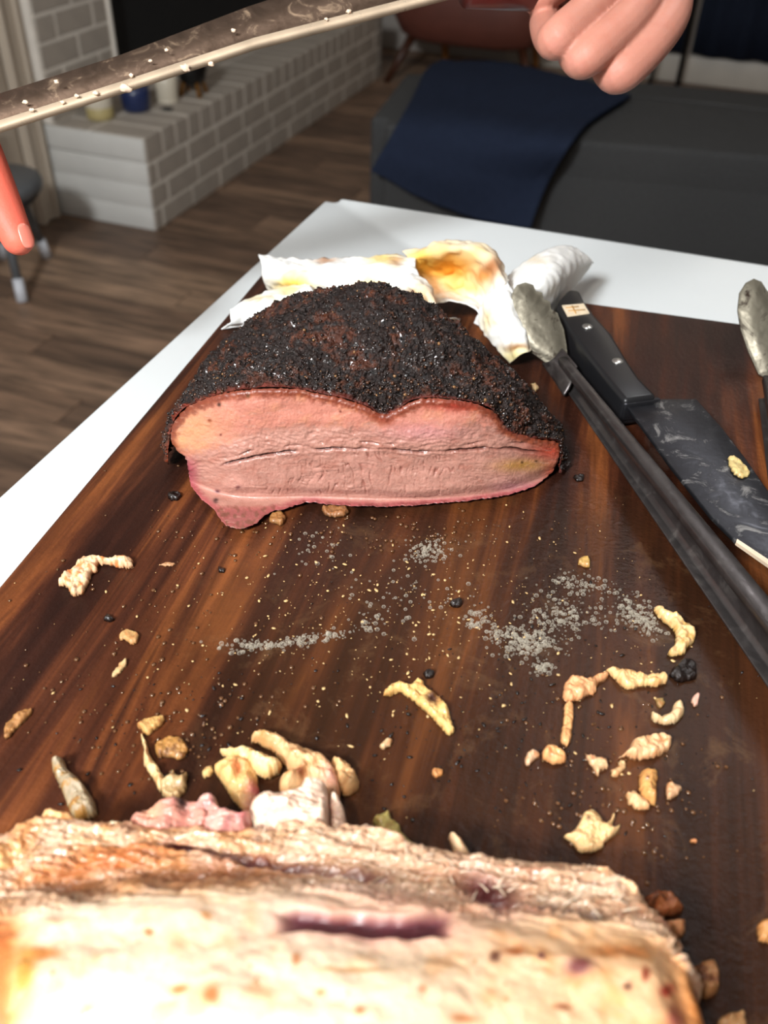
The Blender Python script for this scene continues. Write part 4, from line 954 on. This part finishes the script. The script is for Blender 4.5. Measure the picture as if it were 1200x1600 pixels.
ct = mixc(ct, (206, 110, 110), gauss(X, Yp, 565, 1446, 150, 24, .04) * .6); ct = mixc(ct, (74, 26, 36), hol * .95)
mesh_np('carved_meat', Gt.reshape(-1, 3) - TO, grid_faces(NU, NV, True), MT['turkey'], TK, ct.reshape(-1, 3))
# lumps and torn shreds along the back edge (parts of the breast)
def lump(name, poly, h, base, alt, z0, seed, dark=None, amt=.5):
    o = scrap(name, poly, None, None, h, base, alt, amt, 'turkey', z0, seed, parent=TK, step=1.6, jit=1.0, fib=.1, dark=dark, soft=max(10.0, h * 1000))
    o.location = tuple(-TO); return o
lump('meat_lobe', [(205, 1275), (225, 1262), (262, 1256), (300, 1252), (330, 1262), (335, 1290), (320, 1310), (270, 1318), (225, 1308), (200, 1290)], .014, (206, 150, 136), (186, 116, 110), .016, 301, dark=[(287, 1268, 7, (24, 14, 14)), (240, 1275, 20, (222, 170, 140))])
lump('meat_lobe', [(295, 1262), (318, 1240), (338, 1245), (345, 1262), (372, 1275), (398, 1270), (392, 1300), (360, 1316), (300, 1316)], .014, (222, 174, 164), (176, 104, 110), .018, 305, dark=[(308, 1275, 8, (150, 90, 90)), (380, 1285, 12, (200, 120, 120))])
lump('white_lobe', [(385, 1270), (400, 1250), (440, 1240), (468, 1238), (470, 1222), (512, 1222), (515, 1250), (515, 1300), (470, 1306), (400, 1306)], .015, (240, 218, 200), (228, 186, 160), .016, 309, amt=.4)
lump('white_lobe', [(515, 1242), (530, 1246), (540, 1262), (543, 1280), (552, 1300), (530, 1310), (512, 1305), (512, 1262)], .013, (240, 216, 198), (222, 180, 160), .012, 313)
lump('meat_layer', [(425, 1298), (440, 1288), (500, 1285), (560, 1292), (600, 1300), (640, 1318), (640, 1335), (560, 1335), (470, 1325), (430, 1318)], .014, (216, 184, 154), (190, 140, 110), .018, 317)
lump('skin_curl', [(20, 1310), (50, 1282), (80, 1272), (110, 1278), (135, 1290), (110, 1302), (75, 1318), (40, 1322)], .014, (240, 196, 140), (222, 140, 74), .014, 321)
lump('skin_curl', [(120, 1300), (140, 1290), (180, 1285), (210, 1292), (200, 1306), (150, 1312)], .012, (246, 224, 190), (230, 170, 110), .018, 325)
lump('skin_curl', [(-30, 1330), (10, 1316), (70, 1322), (90, 1340), (60, 1372), (10, 1385), (-30, 1385)], .012, (246, 200, 140), (222, 132, 66), .022, 329)
lump('shred', [(700, 1298), (712, 1298), (726, 1315), (738, 1336), (718, 1344), (708, 1322)], .007, (240, 212, 176), (220, 170, 120), .014, 333)
lump('shred', [(560, 1290), (572, 1280), (580, 1290), (586, 1286), (582, 1302), (566, 1304)], .006, (240, 226, 210), (210, 180, 150), .014, 337)
lump('end_lump', [(920, 1366), (930, 1355), (950, 1362), (980, 1380), (1000, 1395), (995, 1412), (960, 1404), (930, 1388)], .010, (240, 200, 160), (222, 150, 100), .022, 341)
# fine torn fibres
bm = bmesh.new(); r3_ = random.Random(12)
for k in range(60):
    px = r3_.uniform(395, 1000); py = np.interp(px, [395, 540, 640, 840, 1000], [1300, 1320, 1345, 1378, 1415]) + r3_.choice([r3_.uniform(-14, 10), r3_.uniform(0, 60)])
    zz = .031 + .008 * sst(1340, 1440, np.array(py)) ; p0 = PZ(px, py, ZB + zz)
    L = r3_.uniform(.002, .006); a = r3_.uniform(-.6, 3.7)
    p0 = Vector(p0); d = Vector((math.cos(a), abs(math.sin(a)) * .7, r3_.uniform(-.1, .6))).normalized()
    add_tube(bm, [p0, p0 + d * L * .5 + Vector((0, 0, .0004)), p0 + d * L], [.00028, .0002, .0001], 5)
me = bpy.data.meshes.new('torn_fibres'); bm.to_mesh(me); bm.free()
o = link('torn_fibres', me, mat('torn_fibre', (222, 196, 170), .5, sss=.2, sscale=.002), TK); o.location = tuple(-TO); o['kind'] = 'stuff'

# ------------------------------------------------------------------ crumpled paper towel
PT = empty('paper_towel', (.05, .58, ZB)); PO = np.array([.05, .58, ZB])
tag(PT, 'crumpled greasy white paper towel stained orange behind the brisket', 'paper towel')
def ppatch(name, rows, nu, nv, seed, stain=(), crease=.0022, base=(242, 240, 234)):
    c3 = np.array([[PZ(x, y, ZB + z) for x, y, z in r] for r in rows]); G = loft(c3, nu, nv)
    X, Y_ = projpx(G); wx, wy, wz = G[..., 0] * 1000, G[..., 1] * 1000, G[..., 2] * 1000
    dd = crease * (ridge(wx * .05, wy * .05, wz * .05, 2, seed) * .9 + .9 * np.abs(vnoise(wx * .11, wy * .11, wz * .1, seed + 4)))
    du = np.gradient(G, axis=0); dv = np.gradient(G, axis=1); n_ = np.cross(du, dv); n_ /= np.linalg.norm(n_, axis=-1, keepdims=True) + 1e-12
    G = G + n_ * dd[..., None]; G[..., 2] = np.maximum(G[..., 2], ZB + .0008)
    c = np.tile(np.array(base, float), (nu, nv, 1)); nz = fbm(wx * .1, wy * .1, wz * .1, 3, seed + 8)
    for (sx, sy, a, b, cc, k) in stain: c = mixc(c, cc, np.clip(gauss(X + 6 * nz, Y_ + 6 * nz, sx, sy, a, b) * k, 0, 1))
    o = mesh_np(name, G.reshape(-1, 3) - PO, grid_faces(nu, nv), MT['paper'], PT, c.reshape(-1, 3))
    s_ = o.modifiers.new('solid', 'SOLIDIFY'); s_.thickness = .0007; s_.offset = 0; return o
OR, LO, BR = (232, 158, 54), (244, 206, 120), (140, 76, 36)
# long left band, upper edge to lower edge
ppatch('fold', [[(404, 400, .012), (470, 408, .018), (540, 407, .024), (600, 402, .030), (650, 404, .034)],
                [(410, 418, .018), (470, 424, .026), (540, 424, .034), (600, 420, .040), (650, 425, .040)],
                [(414, 436, .012), (470, 440, .024), (540, 442, .030), (600, 445, .034), (665, 450, .034)],
                [(420, 449, .001), (470, 462, .010), (540, 470, .014), (600, 472, .014), (680, 480, .014)]], 50, 90, 401,
       [(462, 445, 30, 14, (240, 186, 70), .9), (508, 410, 16, 6, BR, .6), (600, 408, 26, 8, LO, .9), (618, 412, 10, 8, (180, 120, 80), .6), (580, 440, 30, 10, LO, .6), (486, 448, 3, 3, BR, .9), (477, 453, 2.5, 2.5, BR, .9)])
ppatch('fold', [[(360, 486, .010), (400, 466, .014), (440, 452, .018), (480, 445, .022)],
                [(362, 496, .012), (400, 482, .018), (440, 470, .022), (490, 462, .026)],
                [(346, 512, .001), (375, 510, .004), (420, 515, .004), (470, 500, .004)]], 40, 50, 407,
       [(405, 470, 30, 6, (200, 176, 130), .7), (450, 455, 20, 10, (240, 190, 90), .6)], base=(232, 232, 228))
# middle peak with the orange hollow
ppatch('fold', [[(630, 398, .034), (690, 382, .042), (740, 380, .044), (775, 402, .040), (790, 440, .034)],
                [(640, 405, .036), (695, 392, .046), (740, 392, .048), (772, 415, .044), (786, 450, .036)],
                [(650, 425, .020), (700, 425, .020), (735, 430, .022), (760, 450, .024), (775, 478, .024)],
                [(665, 455, .010), (705, 460, .008), (735, 466, .008), (756, 480, .010), (768, 500, .012)],
                [(680, 478, .016), (706, 476, .020), (730, 478, .020), (748, 488, .016), (762, 510, .010)]], 60, 70, 411,
       [(700, 415, 60, 30, OR, 1.0), (660, 410, 25, 14, (240, 176, 60), .8), (770, 418, 12, 14, BR, .8), (758, 430, 14, 10, (206, 120, 44), .7), (720, 450, 40, 14, (236, 176, 90), .8), (745, 395, 14, 8, LO, .5)], .0026)
ppatch('fold', [[(600, 430, .034), (640, 430, .040), (668, 445, .040), (675, 470, .036)],
                [(620, 450, .034), (645, 450, .042), (668, 462, .040), (680, 484, .034)],
                [(640, 480, .018), (660, 478, .020), (675, 484, .020), (690, 496, .018)],
                [(660, 500, .004), (680, 500, .004), (700, 500, .004), (720, 496, .004)]], 40, 46, 415,
       [(650, 470, 22, 18, (226, 150, 60), .9), (676, 450, 6, 24, (200, 140, 80), .4)])
# band running down right towards the tongs, ends in a rolled tip
ppatch('fold', [[(742, 505, .004), (752, 482, .018), (772, 452, .030), (785, 430, .034)],
                [(760, 520, .006), (768, 495, .022), (786, 470, .034), (794, 448, .036)],
                [(775, 540, .006), (785, 516, .020), (800, 500, .028), (806, 480, .028)],
                [(790, 556, .005), (804, 536, .016), (818, 526, .020), (820, 510, .014)],
                [(800, 566, .003), (815, 556, .012), (828, 548, .012), (828, 534, .002)]], 60, 40, 419,
       [(806, 542, 16, 6, (110, 62, 30), .9), (806, 555, 22, 12, (226, 204, 130), .8), (775, 430, 10, 14, (206, 140, 70), .5), (765, 500, 10, 20, (232, 200, 130), .6)])
# white right wing
ppatch('fold', [[(795, 432, .020), (830, 405, .028), (862, 388, .032), (895, 388, .026), (928, 410, .012)],
                [(795, 445, .026), (830, 425, .036), (862, 410, .038), (892, 408, .030), (922, 416, .010)],
                [(800, 465, .026), (830, 455, .034), (860, 445, .034), (885, 438, .022), (905, 438, .004)],
                [(808, 495, .006), (830, 492, .010), (858, 490, .008), (876, 470, .006), (890, 455, .002)]], 50, 60, 423,
       [(835, 408, 20, 6, (222, 190, 140), .4)], .0011)

# ------------------------------------------------------------------ chef knife on the board
KN = empty('chef_knife', tuple(PZ(1000, 640, ZB))); KO = np.array(PZ(1000, 640, ZB))
tag(KN, 'chef knife with black riveted handle lying beside the tongs', 'knife')
def slab(name, poly, ztop, zbot, m, parent, org, bev=.0015, seg=2):
    """outline given at its top surface; vertical sides"""
    pts = np.array([PZ(x, y, ZB + (zt if np.isscalar(ztop) is False else ztop)) for (x, y), zt in zip(poly, ztop if not np.isscalar(ztop) else [ztop] * len(poly))])
    bm = bmesh.new(); a = [bm.verts.new(p - org) for p in pts]
    zb = zbot if not np.isscalar(zbot) else [zbot] * len(poly)
    b = [bm.verts.new((p[0] - org[0], p[1] - org[1], ZB + z - org[2])) for p, z in zip(pts, zb)]
    bm.faces.new(a); bm.faces.new(b[::-1])
    for k in range(len(a)): j = (k + 1) % len(a); bm.faces.new((a[k], b[k], b[j], a[j]))
    bmesh.ops.recalc_face_normals(bm, faces=bm.faces)
    o = bm_obj(name, bm, m, parent)
    if bev: bevel(o, bev, seg)
    return o
slab('handle', [(868, 480), (876, 464), (888, 451), (906, 453), (914, 470), (930, 492), (956, 520), (980, 560), (1000, 590), (1028, 618), (976, 625), (950, 594), (920, 556), (890, 516)], .021, .002, MT['handleblack'], KN, KO, .003, 4)
for (rx, ry) in ((918, 510), (965, 564)):
    p = PZ(rx, ry, ZB + .0213) - KO
    lathe('rivet', [(0.0, -.001), (.0034, -.001), (.0034, .0002), (.003, .0005), (0, .0006)], MT['rivet'], KN, tuple(p), 20)
em = slab('emblem', [(878, 477), (912, 474), (921, 489), (887, 494)], .0216, .0205, MT['emblem'], KN, KO, 0)
for ln in ([(884, 481), (904, 479)], [(888, 486), (914, 484)], [(894, 478), (900, 490)]):
    pts = [Vector(PZ(x, y, ZB + .0217) - KO) for x, y in ln]; tube('emblem_mark', pts, .00045, MT['emblemline'], em, 6)
slab('bolster', [(972, 626), (1029, 619), (1034, 624), (978, 631)], .0185, .006, MT['blade'], KN, KO, .001)
slab('blade', [(976, 629), (1034, 623), (1088, 623), (1096, 632), (1130, 670), (1165, 716), (1200, 766), (1260, 860), (1310, 950), (1250, 915), (1200, 880), (1150, 845), (1110, 805), (1050, 730), (1010, 675)], .016, .0135, MT['blade'], KN, KO, .0006)
slab('edge_bevel', [(1200, 882), (1150, 847), (1152, 842), (1202, 875), (1252, 912), (1250, 916)], .0163, .0145, MT['edge'], KN, KO, 0)

# ------------------------------------------------------------------ tongs
TG = empty('tongs', tuple(PZ(1185, 900, ZB))); GO = np.array(PZ(1185, 900, ZB))
tag(TG, 'steel kitchen tongs lying open, arms apart, at the right of the board', 'tongs')
def arm(a, b, h0, h1, flange, thick=.0014, side=1):
    """u-channel arm from a to b (top outer corner pixels at height h)"""
    A = PZ(*a, ZB + h0); B = PZ(*b, ZB + h1); d = B - A; d[2] = 0; L = np.linalg.norm(d); d /= L; n = np.array([d[1], -d[0], 0]) * side  # towards flange
    bm = bmesh.new(); N = 24
    prof = lambda h, fl: [(fl, h - .004), (fl, h), (fl * .96, h + .0008), (.002, h + .0008), (.0005, h), (0, h - .002), (0, .004), (.0008, .0015), (.003, .0008), (fl * .8, .0008), (fl * .8, .0022), (.004, .0024), (.002, .005), (.002, h - .003), (.004, h - .0014), (fl - .0014, h - .0014), (fl - .0014, h - .004)]
    rings = []
    for k in range(N + 1):
        t = k / N; h = h0 + (h1 - h0) * t; fl = flange[0] + (flange[1] - flange[0]) * t
        p = A + (B - A) * t
        rings.append([bm.verts.new((p[0] + n[0] * q[0] - GO[0], p[1] + n[1] * q[0] - GO[1], ZB + q[1] - GO[2])) for q in prof(h, fl)])
    m_ = len(rings[0])
    for k in range(N):
        for j in range(m_): bm.faces.new((rings[k][j], rings[k][(j + 1) % m_], rings[k + 1][(j + 1) % m_], rings[k + 1][j]))
    bm.faces.new(rings[0][::-1]); bm.faces.new(rings[-1]); bmesh.ops.recalc_face_normals(bm, faces=bm.faces)
    o = bm_obj('arm', bm, MT['tongs'], TG); bevel(o, .0004, 1); return o
arm((888, 558), (1302, 1050), .015, .029, (.007, .012))
def tip(poly, zlean, name='gripping_tip', org=GO, yb=None):
    """scalloped plate standing on edge: outline px on a steep plane through the base line"""
    P, f, d = poly_grid(poly, 1.2)
    Xp, Yq = P[:, 0], P[:, 1]; y1 = max(p[1] for p in poly); base = PZ(np.mean([p[0] for p in poly]), y1, ZB + .001)
    W_ = PY(Xp, Yq, base[1]); 
    for _ in range(3): W_ = PY(Xp, Yq, base[1] + zlean * (W_[:, 2] - ZB))
    W_[:, 1] += .004 * np.exp(-(d / 12) ** 2) + .0003 * fbm(Xp * .08, Yq * .08, 0, 2, 5)
    o = mesh_np(name, W_ - org, f, MT['tongtip'], TG); s_ = o.modifiers.new('s', 'SOLIDIFY'); s_.thickness = .0016; s_.offset = 0; return o
sc_l = [(822, 446), (834, 450), (838, 460), (848, 462), (850, 472), (860, 476), (862, 488), (872, 494), (876, 506), (882, 520), (886, 545), (888, 568), (876, 590), (858, 575), (846, 566), (830, 555), (815, 540), (805, 520), (799, 495), (800, 465), (808, 450)]
tip(sc_l, .9)
nk = np.array([[PZ(*q[:2], ZB + q[2]) for q in r] for r in [[(846, 568, .003), (862, 562, .012), (878, 544, .016)], [(862, 590, .002), (876, 576, .011), (889, 556, .0158)], [(880, 618, .003), (892, 598, .010), (902, 572, .0150)]]])
nk = loft(nk, 16, 12); o = mesh_np('neck', nk.reshape(-1, 3) - GO, grid_faces(16, 12), MT['tongs'], TG); s_ = o.modifiers.new('s', 'SOLIDIFY'); s_.thickness = .0014
sc_r = [(1180, 440), (1192, 445), (1200, 458), (1212, 470), (1222, 500), (1228, 540), (1226, 600), (1206, 600), (1188, 590), (1172, 555), (1160, 520), (1155, 490), (1158, 462), (1168, 446)]
tip(sc_r, .9)
arm((1214, 590), (1330, 1085), .018, .029, (.008, .014), side=1)
p = Vector(PZ(1300, 1080, ZB + .015) - GO)
tube('hinge_pin', [p - Vector((0, 0, .013)), p + Vector((0, 0, .018))], .006, MT['rivet'], TG, 16)

# ------------------------------------------------------------------ hands
def hand_mesh(name, chains, m, colfun, org, voxel=.0012, parent=None):
    bm = bmesh.new()
    for pts, rad in chains:
        pts = [np.asarray(p, float) for p in pts]
        Pp = catmull(np.array(pts), max(2, (len(pts) - 1) * 8 + 1)); Rr = catmull(np.array(rad, float)[:, None], len(Pp))[:, 0]
        # rounded ends: spheres
        add_tube(bm, [Vector(p - org) for p in Pp], list(Rr), 16)
        for e in (0, -1):
            s_ = bmesh.ops.create_icosphere(bm, subdivisions=3, radius=float(Rr[e]))['verts']
            bmesh.ops.translate(bm, verts=s_, vec=Vector(Pp[e] - org))
    me = bpy.data.meshes.new(name); bm.to_mesh(me); bm.free()
    tmp = bpy.data.objects.new('tmp', me); COL.objects.link(tmp)
    r = tmp.modifiers.new('r', 'REMESH'); r.mode = 'VOXEL'; r.voxel_size = voxel
    s_ = tmp.modifiers.new('s', 'SMOOTH'); s_.factor = .5; s_.iterations = 5
    dg = bpy.context.evaluated_depsgraph_get(); me2 = bpy.data.meshes.new_from_object(tmp.evaluated_get(dg))
    bpy.data.objects.remove(tmp); me2.name = name
    co = np.empty(len(me2.vertices) * 3, np.float32); me2.vertices.foreach_get('co', co); co = co.reshape(-1, 3) + org
    X, Y_ = projpx(co); cc = colfun(X, Y_, co)
    a = me2.color_attributes.new('Col', 'FLOAT_COLOR', 'POINT'); c4 = np.ones((len(co), 4)); c4[:, :3] = s2l(np.clip(cc, 0, 255)); a.data.foreach_set('color', c4.astype(np.float32).ravel())
    me2.materials.clear(); o = link(name, me2, m, parent); o.location = tuple(org) if parent is None else (0, 0, 0); return o
def D(x, y, d): return PD(x, y, np.array(d))
def skincol(X, Y_, co):
    n = fbm(co[:, 0] * 90, co[:, 1] * 90, co[:, 2] * 90, 3, 501)
    c = np.tile(np.array([186, 126, 108.]), (len(X), 1)); c = mixc(c, (182, 116, 98), sst(0, .5, n) * .5)
    for (a, b, r) in ((868, 70, 16), (900, 95, 16), (955, 118, 20)): c = mixc(c, (206, 140, 124), gauss(X, Y_, a, b, r, r) * .5)
    return c
hc = D(960, 20, .56)
# gripping hand: three visible fingers folded under the handle, thumb and index above the frame
chains = [
    ([D(985, -60, .60), D(945, -8, .555), D(880, 52, .535), D(862, 62, .545), D(852, 30, .575), D(868, -10, .59)], [.0130, .0116, .0118, .0106, .0100, .009]),
    ([D(1020, -50, .60), D(1000, 10, .550), D(925, 82, .535), D(902, 90, .545), D(892, 55, .575), D(905, 10, .60)], [.0130, .0116, .0119, .0107, .0100, .009]),
    ([D(1055, -40, .61), D(1045, 30, .560), D(980, 105, .545), D(955, 112, .555), D(945, 80, .585), D(955, 40, .61)], [.0130, .0120, .0124, .0110, .0100, .009]),
    ([D(950, -80, .61), D(905, -50, .575), D(850, -12, .56), D(834, -8, .57), D(828, -25, .59)], [.013, .0125, .0105, .0100, .009]),
    ([D(1000, -120, .62), D(940, -90, .56), D(885, -60, .54), D(850, -50, .54)], [.015, .014, .012, .010]),
    ([D(985, -60, .60), D(1040, -110, .66)], [.018, .024]), ([D(1020, -50, .60), D(1060, -100, .66)], [.018, .024]), ([D(1055, -40, .61), D(1085, -90, .66)], [.017, .024]), ([D(950, -80, .61), D(1020, -130, .66)], [.018, .024]),
    ([D(1040, -110, .66), D(1070, -95, .66), D(1140, -100, .70), D(1300, -140, .78)], [.030, .030, .028, .034]),
]
hd = hand_mesh('gripping_hand', chains, MT['skin'], skincol, hc)
tag(hd, "person's hand gripping the raised slicing knife, knuckles down", 'hand')
# finger of the other hand reaching in from the left
fc = D(-20, 280, .50)
def redlit_col(X, Y_, co):  # red light on the finger is put into its skin colour
    c = np.tile(np.array([222, 104, 84.]), (len(X), 1)); return mixc(c, (236, 140, 112), gauss(X, Y_, 40, 385, 22, 18) * .6)
chains = [([D(-60, 170, .50), D(-22, 265, .50), D(4, 325, .50), D(28, 374, .50)], [.013, .0125, .0112, .0088]),
          ([D(-80, 170, .52), D(-60, 280, .52), D(-48, 340, .51), D(-44, 380, .50)], [.012, .0098, .009, .0075]),
          ([D(-110, 180, .53), D(-105, 280, .53), D(-98, 350, .52), D(-92, 385, .51)], [.012, .0098, .009, .0075]),
          ([D(-140, 180, .55), D(-145, 270, .55), D(-140, 330, .54), D(-136, 360, .53)], [.011, .0092, .008, .007]),
          ([D(-90, 60, .54), D(-90, 90, .56), D(-80, 130, .57), D(-78, 160, .58)], [.015, .0125, .0105, .008]),
          ([D(-60, 170, .50), D(-100, 60, .54)], [.015, .024]), ([D(-80, 170, .52), D(-110, 60, .54)], [.015, .024]), ([D(-110, 180, .53), D(-125, 60, .55)], [.015, .024]), ([D(-140, 180, .55), D(-140, 60, .56)], [.014, .022]),
          ([D(-110, 60, .54), D(-190, -60, .60), D(-320, -220, .7)], [.028, .028, .036])]
hd2 = hand_mesh('reaching_hand', chains, MT['skin'], redlit_col, fc)
tag(hd2, "person's reddened finger pointing down at the left edge of the picture", 'hand')
# nail on the visible fingertip
na, nb = D(30, 350, .4905), D(42, 388, .4925)
ax = Vector(nb - na).normalized(); vw = Vector(CAMP - (na + nb) / 2).normalized(); vw = (vw + Vector(_R) * .75).normalized(); bb = ax.cross(vw).normalized(); nrm = bb.cross(ax).normalized()
if nrm.dot(Vector(CAMP) - Vector(na)) < 0: nrm = -nrm
Vn = []; nu_, nv_ = 14, 12; L = (Vector(nb) - Vector(na)).length
for i in range(nu_):
    t = i / (nu_ - 1); wd = .0036 * math.sqrt(max(.02, 1 - abs(2 * t - 1) ** 4))
    for j in range(nv_):
        s_ = (j / (nv_ - 1) * 2 - 1); a = s_ * .75
        Vn.append(tuple(Vector(na) + Vector(_R) * .0015 + ax * (t * L) + bb * wd * math.sin(a) / math.sin(.75) + nrm * (.0008 - .0030 * (1 - math.cos(a)) * 1.0) - Vector(fc)))
nl = mesh_np('fingernail', Vn, grid_faces(nu_, nv_), MT['nail'], hd2); ms = nl.modifiers.new('s', 'SOLIDIFY'); ms.thickness = .0006
nl['label'] = 'pale fingernail'

# ------------------------------------------------------------------ slicing knife held aloft
SK = empty('slicing_knife', tuple(D(400, 60, .50))); KO2 = np.array(D(400, 60, .50))
tag(SK, 'long slicing knife with greasy blade held aloft across the top left', 'knife')
def blade_pts(t):       # t 0 at the tip (off the left edge) .. 1 at the heel
    ex = -150 + t * 1000; dist = .47 + .09 * t
    ey = np.interp(ex, [-150, 0, 200, 400, 690, 850], [252, 208, 144, 78, 3, -42])
    sy = np.interp(ex, [-150, 0, 200, 400, 480, 690, 850], [205, 152, 88, 12, -14, -72, -118])
    return ex, ey, sy, dist
N = 60; Vb = []; Ve = []
for k in range(N + 1):
    t = k / N; ex, ey, sy, d_ = blade_pts(t)
    if t < .1: sy = ey + (sy - ey) * (.25 + .75 * t / .1)
    e = D(ex, ey, d_); m1 = D(ex - 3, ey - 17, d_ + .0012); s_ = D(ex - 10, sy, d_ + .012)
    th = D(ex, ey, d_ + .0022)
    off = (s_ - e); nrm_ = np.cross(off, D(ex + 10, ey, d_) - e); nrm_ /= np.linalg.norm(nrm_); nrm_ *= np.sign(nrm_ @ (CAMP - e))
    Vb.append([m1 + nrm_ * .0009, s_ + nrm_ * .0011, s_ - nrm_ * .0011, m1 - nrm_ * .0009]); Ve.append([e, m1 + nrm_ * .0009, m1 - nrm_ * .0009])
def strip(name, L_, m, parent, org):
    L_ = np.array(L_); n, k, _ = L_.shape; Vv = L_.reshape(-1, 3) - org; f = []
    for i in range(n - 1):
        for j in range(k): f.append((i * k + j, i * k + (j + 1) % k, (i + 1) * k + (j + 1) % k, (i + 1) * k + j))
    return mesh_np(name, Vv, f, m, parent, None, False)
strip('blade', Vb, MT['slicer'], SK, KO2); strip('cutting_edge', Ve, MT['edge'], SK, KO2)
tube('handle', [Vector(D(730, -22, .535) - KO2), Vector(D(840, -22, .56) - KO2), Vector(D(960, -45, .585) - KO2), Vector(D(1080, -90, .61) - KO2)], [.010, .012, .012, .013], MT['redhandle'], SK, 20, 1.2)
bits = [(40, 160, 6), (98, 160, 5), (88, 128, 5), (205, 118, 5), (196, 138, 11), (290, 106, 10), (260, 78, 4), (150, 146, 7), (365, 48, 5), (545, 18, 5), (510, 30, 4), (50, 172, 5), (120, 150, 5), (235, 95, 4), (330, 100, 6)]
bm = bmesh.new()
for (px, py, r) in bits:
    t = (px + 150) / 1000; d_ = .47 + .09 * t; s_ = bmesh.ops.create_icosphere(bm, subdivisions=2, radius=r * d_ / 1412 * .8)['verts']
    for v in s_: v.co *= 1 + r3_.uniform(-.4, .4); v.co.y *= .4; v.co.z *= .7
    bmesh.ops.translate(bm, verts=s_, vec=Vector(D(px, py, d_ - .0005) - KO2))
o = bm_obj('fat_specks', bm, mat('fat_speck', (226, 200, 176), .3, coat=.4, sss=.2, sscale=.002), SK, True); o['kind'] = 'stuff'

# turn every top-level object with the camera so that the walls stand square to the world axes
for o in list(COL.objects):
    if o.parent is None and o.type not in {'CAMERA', 'LIGHT'}:
        o.matrix_world = TURN @ (Matrix.Translation(o.location) @ o.rotation_euler.to_matrix().to_4x4())
